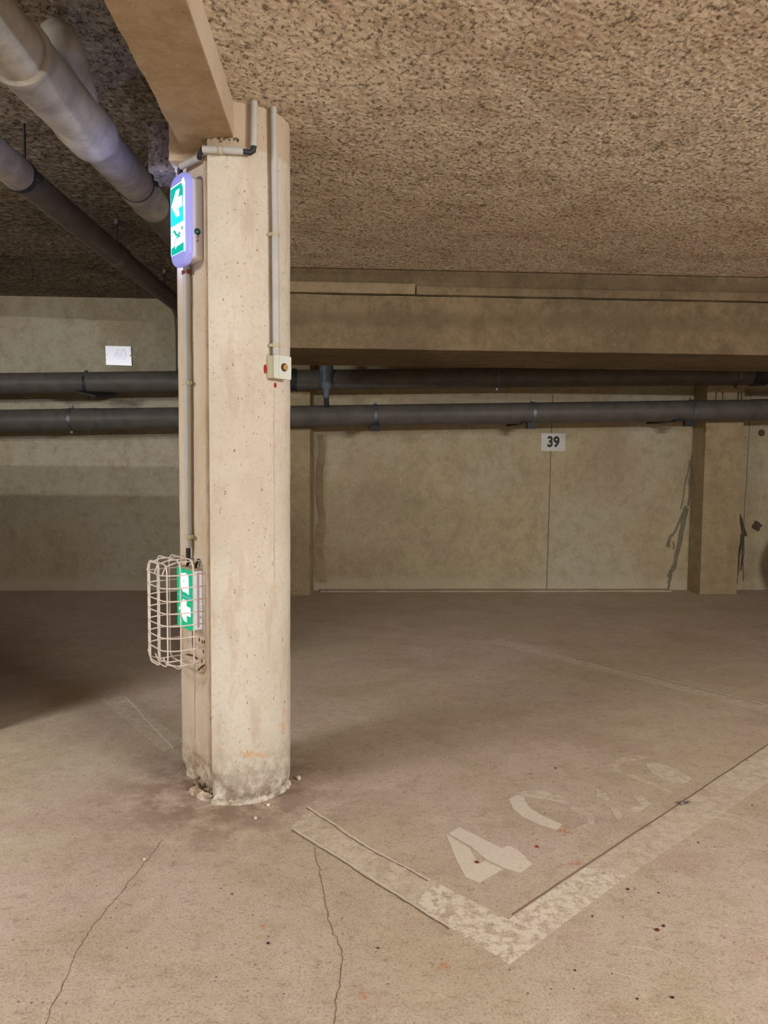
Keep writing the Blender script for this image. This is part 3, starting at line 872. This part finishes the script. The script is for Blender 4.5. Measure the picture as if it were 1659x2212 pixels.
obj('joint_ring', tube_bm([(xA(3.44), 3.43, zA(3.43)), (xA(3.44), 3.45, zA(3.45))], 0.079, 36), MT['pipe_dark'], bp, smooth=True)
obj('pipe_elbow', tube_bm([(xA(3), 3.44, zA(3.44)), (xA(3), 3.48, zA(3.48) - .003), (xA(3) + 0.004, 3.58, zA(3.55) - .004), (xA(3) + 0.004, 3.68, zA(3.6) - .01), (xA(3), 3.74, zA(3.62) - .012)], [0.079, 0.0835, 0.084, 0.081, 0.072], 32), MT['pipe_old'], bp, smooth=True)
obj('pipe_run', tube_bm([(xA(3), 3.7, zA(3.62) - 0.012), (-0.885, 5.6, zA(3.62) + .02)], 0.073, 32), MT['pipe'], bp, smooth=True)
obj('joint_bracket', box_bm(-0.845, -0.80, 3.42, 3.47, 2.36, 2.44), MT['pipe_dark'], bp, bevel=0.006)

zB = lambda y: 2.345 + 0.021 * (y - 3.6)
sp = thing('sewer_pipe', 'thinner grey brown pipe hanging under the left ceiling at far left', 'pipe', (-1.33, 4.0, zB(4)))
XB = -1.325
obj('pipe_run', tube_bm([(XB, -2.5, zB(-2.5)), (XB, 3.30, zB(3.3))], 0.066, 30), MT['pipe_old'], sp, smooth=True)
obj('pipe_run', tube_bm([(XB, 3.30, zB(3.3)), (XB, 4.72, zB(4.72))], 0.062, 30), MT['pipe'], sp, smooth=True)
obj('clamp', tube_bm([(XB, 3.285, zB(3.3)), (XB, 3.315, zB(3.3))], 0.069, 30), MT['pipe_dark'], sp, smooth=True)
obj('clamp_nut', box_bm(XB + .058, XB + .085, 3.28, 3.33, 2.315, 2.345), MT['pipe_dark'], sp, bevel=0.004)
obj('pipe_socket', tube_bm([(XB, 4.60, zB(4.7)), (XB, 4.61, zB(4.7)), (XB, 4.74, zB(4.74)), (XB, 4.75, zB(4.74))], [.062, .067, .067, .0605], 30), MT['pipe'], sp, smooth=True)
obj('pipe_run', tube_bm([(XB, 4.72, zB(4.72)), (XB, 6.3, zB(6.3)), (XB, 6.45, zB(6.3) - .05), (XB, 6.5, zB(6.3) - .2), (XB, 6.5, 1.9)], 0.059, 30), MT['pipe'], sp, smooth=True)
for y in (3.35, 4.65, 5.85):
    obj('hanger_rod', tube_bm([(XB + .005, y, zB(y) + .055), (XB + .005, y, 2.57)], 0.0045, 8), MT['black'], sp, smooth=True)
for y in (4.65, 5.85):
    obj('hanger_foot', tube_bm([(XB + .005, y, 2.54), (XB + .005, y, 2.57)], 0.018, 10), MT['steel'], sp)

# ------------------------------------------------------------------ conduits on the column
def conduit_on(ang_top, ang_bot, z_top, z_bot, off, r, parent, name='tube', n=14):
    pts = [colsurf(ang_top + (ang_bot - ang_top) * k / n, off, z_top + (z_bot - z_top) * k / n) for k in range(n + 1)]
    return obj(name, tube_bm(pts, r, 16), MT['conduit'], parent, smooth=True)


c1 = thing('conduit', 'pale grey conduit running down the column face to the push button box', 'conduit', tuple(colsurf(-45, .0, 2.3)))
conduit_on(-47, -45, 2.345, 1.93, 0.024, 0.0102, c1)
conduit_on(-45, -44, 1.945, 1.538, 0.023, 0.0118, c1)
def clip(ang, z, parent, off=0.023):
    bm = tube_bm([colsurf(ang, off, z - .006), colsurf(ang, off, z + .006)], 0.0145, 16)
    a = math.radians(ang)
    tan = Vector((-math.sin(a), math.cos(a), 0))
    tube_bm([colsurf(ang, -0.002, z) - tan * 0.010, colsurf(ang, off - .004, z) - tan * 0.013], 0.006, 8, bm)
    return obj('clip', bm, MT['boxbase'], parent, smooth=True)
clip(-45, 1.940, c1); clip(-44.2, 1.575, c1)

c2 = thing('conduit', 'short conduit dropping from the ceiling and turning left under the small beam', 'conduit', tuple(colsurf(-70, 0, 2.3)))
conduit_on(-66, -66.5, 2.345, 2.205, 0.022, 0.0115, c2, n=3)
pA = colsurf(-66.5, 0.022, 2.205)
hz = [colsurf(-76, 0.020, 2.186), colsurf(-92, 0.020, 2.186), colsurf(-104, 0.020, 2.188), colsurf(-112, 0.024, 2.190)]
obj('elbow', tube_bm([pA + Vector((0, 0, .004)), colsurf(-67, .022, 2.192), colsurf(-70, .021, 2.184), colsurf(-77, .020, 2.185)], 0.0095, 12), MT['pipe_dark'], c2, smooth=True)
obj('tube', tube_bm(hz, 0.0115, 16), MT['conduit'], c2, smooth=True)
obj('clip', tube_bm([colsurf(-94, .020, 2.186), colsurf(-97, .020, 2.186)], 0.0145, 14), MT['boxbase'], c2, smooth=True)
def P3(a, d, z):
    q = P0 + T * a + N * d
    return Vector((q.x, q.y, z))
obj('elbow', tube_bm([hz[-1], P3(-0.005, 0.03, 2.19), P3(0.02, 0.02, 2.188)], 0.009, 12), MT['pipe_dark'], c2, smooth=True)
obj('tube', tube_bm([P3(0.02, 0.02, 2.188), P3(0.155, 0.025, 2.196)], 0.0115, 16), MT['conduit'], c2, smooth=True)
obj('elbow', tube_bm([P3(0.150, 0.025, 2.196), P3(0.165, 0.025, 2.19), P3(0.168, 0.025, 2.165)], 0.010, 12), MT['pipe_dark'], c2, smooth=True)
obj('tube', tube_bm([P3(0.168, 0.025, 2.17), P3(0.150, 0.025, 2.09)], 0.010, 12), MT['conduit'], c2, smooth=True)

c3 = thing('conduit', 'pale conduit on the left flange linking the two exit signs', 'conduit', tuple(P3(0.14, 0, 1.8)))
obj('tube', tube_bm([P3(0.138, 0.018, 1.87), P3(0.140, 0.018, 1.455)], 0.0118, 16), MT['conduit'], c3, smooth=True)
obj('tube', tube_bm([P3(0.140, 0.018, 1.47), P3(0.146, 0.018, 0.875)], 0.0125, 16), MT['conduit'], c3, smooth=True)
obj('coupling', tube_bm([P3(0.1465, 0.018, 0.872), P3(0.147, 0.018, 0.835)], 0.0085, 12), MT['pipe_dark'], c3, smooth=True)
for z, mt in ((1.835, 'rust'), (1.455, 'boxbase'), (0.915, 'boxbase')):
    bm = tube_bm([P3(.142, .018, z - .006), P3(.142, .018, z + .006)], 0.0148, 16)
    tube_bm([P3(.118, .012, z), P3(.118, 0.026, z)], 0.007, 8, bm)
    tube_bm([P3(.142, .018, z), P3(.118, .018, z)], 0.005, 8, bm)
    obj('clip', bm, MT[mt], c3, smooth=True)

# push button box
jb = thing('push_button_box', 'small square white box with a brass push button on the column', 'switch box', tuple(colsurf(-41, 0, 1.5)))
aN = math.radians(-37)
nb = Vector((math.cos(aN), math.sin(aN), 0)); tb = Vector((-math.sin(aN), math.cos(aN), 0))
cb_ = Vector((CX, CY, 0)) + nb * (CR - 0.004) + tb * (-0.008)
JB = lambda u, v, d: tuple(cb_ + tb * u + nb * d + Vector((0, 0, v)))
obj('base', prism_bm(rrect(-.037, .037, 1.464, 1.540, .004), JB, 0.0, 0.030), MT['boxbase'], jb, bevel=0.0015)
cvb = obj('cover', prism_bm(rrect(-.0385, .0385, 1.463, 1.541, .005), JB, 0.032, 0.043), MT['boxwhite'], jb, bevel=0.002)
obj('button_collar', prism_bm(circle(0, 1.502, .0135), JB, 0.043, 0.048), MT['brown'], jb)
obj('push_button', prism_bm(circle(0, 1.502, .0098), JB, 0.048, 0.054), MT['brass'], jb, bevel=0.002)
obj('cover_ridge', prism_bm(rrect(-.026, -.0225, 1.468, 1.536, .001), JB, 0.043, 0.0445), MT['boxwhite'], jb)

# ------------------------------------------------------------------ upper exit sign
es = thing('exit_sign', 'upper lit green exit sign with arrow and running figure near the ceiling', 'exit sign', tuple(P3(0.1, 0, 2.0)))
obj('housing', prism_bm(rrect(.038, .160, 1.862, 2.128, .012), FF, 0.002, 0.040), MT['white'], es, bevel=0.003, smooth=True)
# opal cover, rounded corners, tapering outward
bm = bmesh.new()
lay = [(0.0, 0.040), (0.002, 0.052), (-0.001, 0.060), (-0.008, 0.065)]
ringsC = []
for g, d in lay:
    ringsC.append([bm.verts.new(FF(u, v, d)) for u, v in rrect(.031 - g, .167 + g, 1.846 - g, 2.146 + g, .045 + g * .5, 8)])
for A, B in zip(ringsC[:-1], ringsC[1:]):
    k = len(A)
    for i in range(k):
        bm.faces.new((A[i], A[(i + 1) % k], B[(i + 1) % k], B[i]))
bm.faces.new(ringsC[0]); bm.faces.new(ringsC[-1])
cov = obj('cover', bm, MT['glow_body'], es, smooth=True)
obj('added_glow_strip', prism_bm([(.1700, 1.90), (.1716, 1.90), (.1716, 2.09), (.1700, 2.09)], FF, 0.042, 0.056), MT['glow_added'], es)  # added glowing strip, turned away from view, throws blue light on the pipe
# film on the face: u runs right->left, so use q = 1-right
a0, a1 = 0.1545, 0.0465     # left and right edge of the film (a grows to the left)
v0, v1 = 1.885, 2.112
def SG(u, v, d):
    return FF(a0 + (a1 - a0) * u, v0 + (v1 - v0) * v, d)
pan = obj('sign_panel', prism_bm(rrect(0, 1, 0, 1, .02), SG, 0.0650, 0.0656), MT['glow_white'], es)
obj('bright_edge', prism_bm([(1.01, -.02), (1.06, 0.02), (1.07, 0.5), (1.07, 0.97), (1.00, 1.04), (.86, 1.02), (1.01, .95)], SG, 0.0646, 0.0656), MT['glow_rim'], es)
obj('arrow_field', prism_bm([(0.01, .70), (0.97, .70), (0.97, .90), (.85, .99), (0.01, .985)], SG, 0.0657, 0.0660), MT['glow_green'], pan)
obj('arrow_field', prism_bm([(0.01, .425), (0.97, .425), (0.97, .70), (0.01, .70)], SG, 0.0657, 0.0660), MT['glow_cyan'], pan)
arrow = [(.08, .725), (.46, .915), (.70, .915), (.58, .80), (.88, .80), (.88, .65), (.58, .65), (.70, .535), (.46, .535)]
obj('arrow', prism_bm(arrow, SG, 0.0661, 0.0666), MT['glow_white'], pan)
obj('doorway', prism_bm([(.02, .0), (.98, 0.0), (.98, .125), (.42, .105), (.30, .06), (.28, .125), (.02, .11)], SG, 0.0657, 0.0662), MT['glow_green'], pan)
bm = bmesh.new()
prism_bm(circle(.86, .335, .07, 12, .030), SG, .0657, .0662, bm)
for seg, wd in (([(.08, .325), (.22, .350), (.42, .262), (.74, .275)], .0060), ([(.26, .365), (.50, .262)], .0060), ([(.66, .30), (.58, .235)], .011), ([(.72, .235), (.45, .235), (.30, .18), (.31, .03)], .0062), ([(.04, .31), (.06, .27)], .005)):
    L = [(u * abs(a1 - a0), v * (v1 - v0)) for u, v in seg]
    ribbon_bm(L, wd, lambda u, v, d: SG(u / abs(a1 - a0), v / (v1 - v0), d), .0657, .0662, bm)
obj('running_figure', bm, MT['glow_green'], pan)
# sticker on the housing side
def SIDE(u, v, d):   # side facing the camera, u = outward depth, v height
    q = P0 + T * (0.038 - d) + N * u
    return (q.x, q.y, v)
obj('round_sticker', prism_bm(circle(.022, 1.951, .0115), SIDE, 0.0, 0.0008), MT['teal'], es)
bm = ribbon_bm([(.018, 1.955), (.021, 1.948), (.023, 1.954), (.026, 1.947), (.028, 1.951)], .0018, SIDE, .0008, .0012)
obj('sticker_mark', bm, MT['white'], es)
bm = ribbon_bm([(.016, 1.934), (.020, 1.940), (.022, 1.930), (.026, 1.934)], .002, SIDE, 0.0, .0008)
ribbon_bm([(.017, 1.922), (.022, 1.926), (.022, 1.917), (.027, 1.920)], .002, SIDE, 0.0, .0008, bm)
obj('red_handwriting', bm, MT['red'], es)

# ------------------------------------------------------------------ lower exit sign in its wire guard
e2 = thing('exit_sign', 'lower lit green exit sign inside the wire guard', 'exit sign', tuple(P3(0.12, 0, 0.7)))
obj('housing', prism_bm(rrect(.067, .190, 0.592, 0.800, .003), FF, 0.004, 0.034), MT['housing_lit'], e2, bevel=0.002)
obj('housing_rib', prism_bm(rrect(.0655, .0670, 0.60, 0.795, .0005), FF, 0.014, 0.022), MT['white'], e2)
obj('housing_cap', prism_bm(rrect(.066, .192, 0.799, 0.808, .003), FF, 0.002, 0.042), MT['boxbase'], e2)
film = obj('sign_panel', prism_bm(rrect(.067, .192, 0.590, 0.804, .003), FF, 0.034, 0.042), MT['low_green'], e2)
def S2(u, v, d):
    return FF(0.190 + (0.069 - 0.190) * u, 0.594 + (0.804 - 0.594) * v, d)
obj('running_figure_window', prism_bm([(.26, .90), (.62, .93), (.80, .88), (.82, .575), (.62, .60), (.42, .60), (.28, .68)], S2, .0421, .0426), MT['low_white'], film)
obj('running_figure', prism_bm([(.44, .80), (.50, .81), (.49, .76), (.46, .74)], S2, .0427, .0430), MT['low_green'], film)
obj('panel_joint', prism_bm([(0.02, .535), (.98, .53), (.98, .515), (.02, .52)], S2, .0421, .0424), MT['glow_body'], film)
obj('arrow', prism_bm([(.12, .29), (.42, .47), (.66, .46), (.64, .37), (.92, .36), (.92, .21), (.64, .21), (.66, .10), (.46, .11)], S2, .0421, .0426), MT['low_white'], film)
def SIDE2(u, v, d):
    q = P0 + T * (0.066 - d) + N * u
    return (q.x, q.y, v)
bm = ribbon_bm([(.010, .64), (.013, .635), (.010, .630), (.007, .635), (.010, .64)], .0012, SIDE2, 0.0005, .0013)
for z in (.655, .665, .675, .69, .70):
    ribbon_bm([(.008, z), (.011, z + .004)], .001, SIDE2, .0005, .0013, bm)
obj('printed_marks', bm, MT['steel'], e2)

# guard
wg = thing('wire_guard', 'pinkish white wire cage guarding the lower exit sign', 'wire guard', tuple(P3(0.14, 0, 0.65)))
def ring_path(f=1.0, n=10):
    A0, A1, D = 0.047, 0.255, 0.142
    rr = 0.055
    pts = [(A0, 0.0), (A0, D - rr)]
    for k in range(1, n):
        a = PI - (PI / 2) * k / n
        pts.append((A0 + rr + rr * math.cos(a), D - rr + rr * math.sin(a)))
    pts.append((A0 + rr, D)); pts.append((A1 - rr, D))
    for k in range(1, n):
        a = PI / 2 - (PI / 2) * k / n
        pts.append((A1 - rr + rr * math.cos(a), D - rr + rr * math.sin(a)))
    pts += [(A1, D - rr), (A1, 0.0)]
    return pts
Z0, Z1 = 0.462, 0.842
for k in range(7):
    z = 0.792 - 0.0435 * k
    obj('horizontal_wire', tube_bm([P3(a, d, z + 0.001 * math.sin(a * 40 + k)) for a, d in ring_path()], 0.0024, 8), MT['wire'], wg, smooth=True)
# vertical loops parallel to the wall: rounded top and bottom
for d, e in ((0.004, 0.0), (0.048, 0.0), (0.094, 0.002), (0.128, 0.018), (0.139, 0.060)):
    A0, A1 = 0.047 + e, 0.255 - e
    k = 0.03 if e < .05 else 0.02
    pts = rrect(A0, A1, Z0 + 0.012 * (e > .01), Z1 - 0.012 * (e > .01), k, 6)
    obj('vertical_wire', tube_bm([P3(u, d - (0.0035 if e < .01 else -0.0035), v) for u, v in pts], 0.0026, 8, closed=True), MT['wire'], wg, smooth=True)
for z, zz in ((Z1 - .008, 1), (Z0 + .008, 0)):
    for a in (0.08, 0.15, 0.22):
        obj('end_wire', tube_bm([P3(a, 0.0, z), P3(a, 0.09, z), P3(a, 0.130, z - (0.012 if zz else -0.012)), P3(a, 0.142, z - (0.04 if zz else -0.04))], 0.0024, 8), MT['wire'], wg, smooth=True)
obj('fixing_hook', tube_bm([P3(.05, .004, .468), P3(.048, .018, .462), P3(.056, .024, .452), P3(.068, .014, .452), P3(.07, .0, .462)], 0.003, 8), MT['rust'], wg, smooth=True)
obj('fixing_hook', tube_bm([P3(.115, .003, .476), P3(.15, .003, .480), P3(.20, .003, .474)], 0.003, 8), MT['rust'], wg, smooth=True)
# bolt holes with rust on the flange below the sign
bm = bmesh.new()
for a, z in ((.10, .548), (.075, .545), (.058, .548), (.065, .512), (.08, .475)):
    prism_bm(circle(a, z, .0045, 9, .007), FF, -0.002, 0.0012, bm)
obj('rusty_fixing_hole', bm, MT['rust'], col)
obj('rust_streak', ribbon_bm([(.155, .590), (.157, .53), (.153, .50)], [.004, .006, .002], FF, -0.001, .0015), MT['rust'], col)
obj('cable', tube_bm([P3(.147, .018, .84), P3(.14, .02, .825), P3(.155, .02, .805)], 0.005, 8), MT['black'], e2, smooth=True)
obj('cable', tube_bm([P3(.085, .006, .838), P3(.095, .012, .82), P3(.09, .015, .806)], 0.005, 8), MT['black'], e2, smooth=True)

# ------------------------------------------------------------------ number plates
def digits(txt, size, cx, cz, y, mat, parent, bold, squeeze, tilt=0.0):
    cu = bpy.data.curves.new('digits', 'FONT')
    cu.body = txt; cu.size = size; cu.align_x = 'CENTER'; cu.align_y = 'CENTER'
    cu.offset = bold; cu.extrude = 0.0006; cu.resolution_u = 6
    cu.space_character = 1.02
    t = bpy.data.objects.new('tmp', cu); C.objects.link(t)
    dg = bpy.context.evaluated_depsgraph_get()
    me = bpy.data.meshes.new_from_object(t.evaluated_get(dg))
    bpy.data.objects.remove(t)
    me.transform(Matrix.Translation((cx, y, cz)) @ Matrix.Rotation(tilt, 4, 'X') @ Matrix.Rotation(PI / 2, 4, 'X') @ Matrix.Diagonal((squeeze, 1, 1, 1)))
    me.materials.clear(); me.materials.append(mat)
    o = bpy.data.objects.new('number', me); C.objects.link(o)
    o.parent = parent
    o.matrix_parent_inverse = Matrix.Translation(-parent.location)
    return o


p39 = thing('number_plate', 'white plate with black number 39 on the back wall', 'number plate', (1.895, 6.89, 1.353))
obj('plate', box_bm(1.786, 2.010, 6.893, 6.899, 1.272, 1.433), MT['plate'], p39, bevel=0.001)
digits('39', 0.130, 1.898, 1.352, 6.891, MT['ink'], p39, 0.0050, 0.86)
obj('plate_screw', prism_bm(circle(1.994, 1.353, .004, 10), WALLF(6.893), 0, .002), MT['stone'], p39)
p40 = thing('number_plate', 'shiny plate with faint number 40 reflecting light left of the column', 'number plate', (-1.955, 6.89, 2.066))
th = 0.02
bm = bmesh.new()
A = [(-2.067, -.0815), (-1.845, -.086), (-1.851, .081), (-2.070, .083)]
PL = lambda u, v, d: (u, 6.884 - d * math.cos(th) + v * -math.sin(th) * -1 * -1, 2.068 + v * math.cos(th) - d * math.sin(th))
obj('plate', prism_bm(A, PL, -0.002, 0.002), MT['plateshine'], p40, bevel=0.0008)
digits('40', 0.122, -1.945, 2.075, 6.8812, MT['digitpale'], p40, 0.004, 0.86, th)
obj('plate_screw', prism_bm(circle(-2.058, .006, .004, 10), PL, 0.002, .004), MT['stone'], p40)
obj('plate_screw', prism_bm(circle(-1.856, .002, .006, 10), PL, 0.002, .004), MT['steel'], p40)

# ------------------------------------------------------------------ tyre at the right edge
ty = thing('car_tyre', 'dark rubber tyre standing at the right edge before the back wall', 'tyre', (4.13, 6.45, 0.0))
rs, rt = 0.23, 0.095
bm = bmesh.new()
seg = 48
prf = [(-.09, .19), (-.1, .25), (-.1, .29), (-.085, .318), (-.03, .325), (.03, .325), (.085, .318), (.1, .29), (.1, .25), (.09, .19)]
RR = []
for k in range(seg):
    a = 2 * PI * k / seg
    RR.append([bm.verts.new((4.16 + r * math.cos(a), 6.45 + w_, 0.325 + r * math.sin(a))) for w_, r in prf])
for k in range(seg):
    A, B = RR[k], RR[(k + 1) % seg]
    for i in range(len(prf)):
        j = (i + 1) % len(prf)
        bm.faces.new((A[i], A[j], B[j], B[i]))
obj('rubber', bm, MT['tyre'], ty, smooth=True)
bm = tube_bm([(4.16, 6.40, .325), (4.16, 6.50, .325)], 0.195, 32)
obj('rim', bm, MT['steel'], ty, smooth=True)

# ------------------------------------------------------------------ litter on the floor
def pebble(x, y, r, mat, label, name='pebble', cat='stone', flat=0.6, group=None, seed=0):
    rr = random.Random(seed)
    bm = bmesh.new()
    bmesh.ops.create_icosphere(bm, subdivisions=2, radius=r)
    for v in bm.verts:
        n1 = noise.noise(v.co.normalized() * 1.6 + Vector((seed * 3.1, 0, 0)))
        v.co *= 1 + 0.55 * n1
        v.co.z *= flat
    mz = min(v.co.z for v in bm.verts)
    for v in bm.verts: v.co.z -= mz
    o = obj(name, bm, mat, None, smooth=False)
    o.location = (x, y, 0.0)
    o.rotation_euler = (0, 0, rr.uniform(0, 6))
    return tag(o, label, cat, group)


pebble(-0.161, 2.797, .0085, MT['stone'], 'white pebble on the floor just right of the column foot', seed=1, flat=.9)
pebble(-0.285, 2.489, .0055, MT['stone'], 'tiny white pebble on the floor in front of the column', seed=2, flat=.8)
pebble(-0.253, 2.585, .0065, MT['stone'], 'mortar crumb lying against the front of the column foot', seed=3, flat=.8)
pebble(-0.585, 2.24, .005, MT['stone'], 'tiny pale pebble near the top of the left floor crack', seed=4)
pebble(1.189, 2.546, .013, MT['foil'], 'crumpled silver foil scrap on the right floor line', 'foil_scrap', 'foil', .5, seed=5)
pebble(1.214, 2.553, .008, MT['foil'], 'smaller silver foil scrap beside the crumpled one', 'foil_scrap', 'foil', .5, seed=6)
pebble(0.807, 1.844, .006, MT['leaf'], 'small dark red brown crumb on the floor at lower right', 'litter_crumb', 'litter', .35, seed=7)
pebble(0.605, 2.273, .005, MT['red'], 'tiny red scrap on the floor right of the painted 4', 'litter_crumb', 'litter', .5, seed=8)
pebble(0.402, 2.19, .006, MT['leaf'], 'brown leaf crumb lying on the painted 4', 'litter_crumb', 'litter', .3, seed=9)
pebble(0.09, 1.80, .003, MT['grit'], 'dark grit on the floor right of the centre crack', 'grit', 'grit', .5, seed=10)
pts = [(1378, 1918), (1435, 1928), (1290, 1978), (1430, 2005), (1240, 2110), (1370, 2170), (1445, 2175), (1610, 1745), (1160, 1655), (1215, 1640), (1550, 1620), (955, 1870), (610, 1925), (735, 2000), (1510, 1820)]
gr = [(0.8, 2.03), (0.88, 2.01), (0.66, 1.91), (0.83, 1.86), (0.55, 1.70), (0.66, 1.60), (0.74, 1.60), (1.43, 2.53), (0.72, 2.82), (0.83, 2.87), (1.62, 2.92), (-0.3, 2.05), (-0.18, 1.83), (1.12, 2.28)]
for i, (x, y) in enumerate(gr):
    pebble(x, y, 0.0028 if i % 3 else 0.004, MT['grit'], 'speck of dark grit scattered on the open floor', 'grit', 'grit', .5, 'dark grit scattered on the floor', seed=20 + i)

# ------------------------------------------------------------------ lamps (tube fittings outside the frame, some added as fill)
def lamp(loc, ang, power, col, label):
    t = thing('tube_light', label, 'lamp', loc)
    x, y, z = loc
    rot = Matrix.Translation(loc) @ Matrix.Rotation(ang, 4, 'Z')
    fr = lambda bm: (bmesh.ops.transform(bm, matrix=rot, verts=bm.verts), bm)[1]
    h = obj('housing', fr(box_bm(-.64, .64, -.02, .02, .09, .115)), MT['white'], t, bevel=.008)
    tb_ = obj('tube', fr(tube_bm([(-.6, 0, 0), (.6, 0, 0)], .016, 12)), MT['tube'], t, smooth=True)
    obj('hanger', fr(box_bm(-.3, -.28, -.01, .01, .13, (ZL if x < XS else ZR) - z)), MT['steel'], t)
    obj('hanger', fr(box_bm(.28, .3, -.01, .01, .13, (ZL if x < XS else ZR) - z)), MT['steel'], t)
    for k in range(4):                       # four sides of the bare tube
        ld = bpy.data.lights.new('tube_glow', 'AREA')
        ld.shape = 'RECTANGLE'; ld.size = 1.2; ld.size_y = 0.04; ld.energy = power * (0.435 if k in (0, 3) else 0.065); ld.color = col
        lo_ = bpy.data.objects.new('tube_glow', ld); C.objects.link(lo_)
        lo_.parent = t
        lm = Matrix.Rotation(ang, 4, 'Z') @ Matrix.Rotation(PI / 4 + k * PI / 2, 4, 'X') @ Matrix.Translation((0, 0, -0.028))
        lo_.matrix_local = lm
    return t


for L_ in LAMPS:
    lamp(**L_)

# added light far right, its narrow beam draws the streak on the ceiling
sl = thing('streak_light', 'added light near the ceiling far right that grazes it with a narrow beam', 'lamp', (4.4, 1.58, 2.22))
aim = (Vector((1.25, 2.87, 2.345)) - Vector((4.4, 1.58, 2.22))).normalized()
c0 = Vector((4.4, 1.58, 2.22))
obj('shade', tube_bm([c0 - aim * 0.14, c0 - aim * 0.12, c0 - aim * 0.01], [0.02, 0.04, 0.045], 20), MT['steel'], sl, smooth=True)
obj('hanger', box_bm(4.48, 4.50, 1.53, 1.55, 2.22, ZR), MT['steel'], sl)
ld = bpy.data.lights.new('beam', 'SPOT')
ld.energy = 55; ld.color = (0.75, 0.85, 1.0); ld.spot_size = math.radians(4.0); ld.spot_blend = 1.0; ld.shadow_soft_size = 0.01
lb = bpy.data.objects.new('beam', ld); C.objects.link(lb)
lb.parent = sl
lb.matrix_local = Matrix.Translation(aim * 0.01) @ (aim.to_track_quat('-Z', 'Y')).to_matrix().to_4x4()
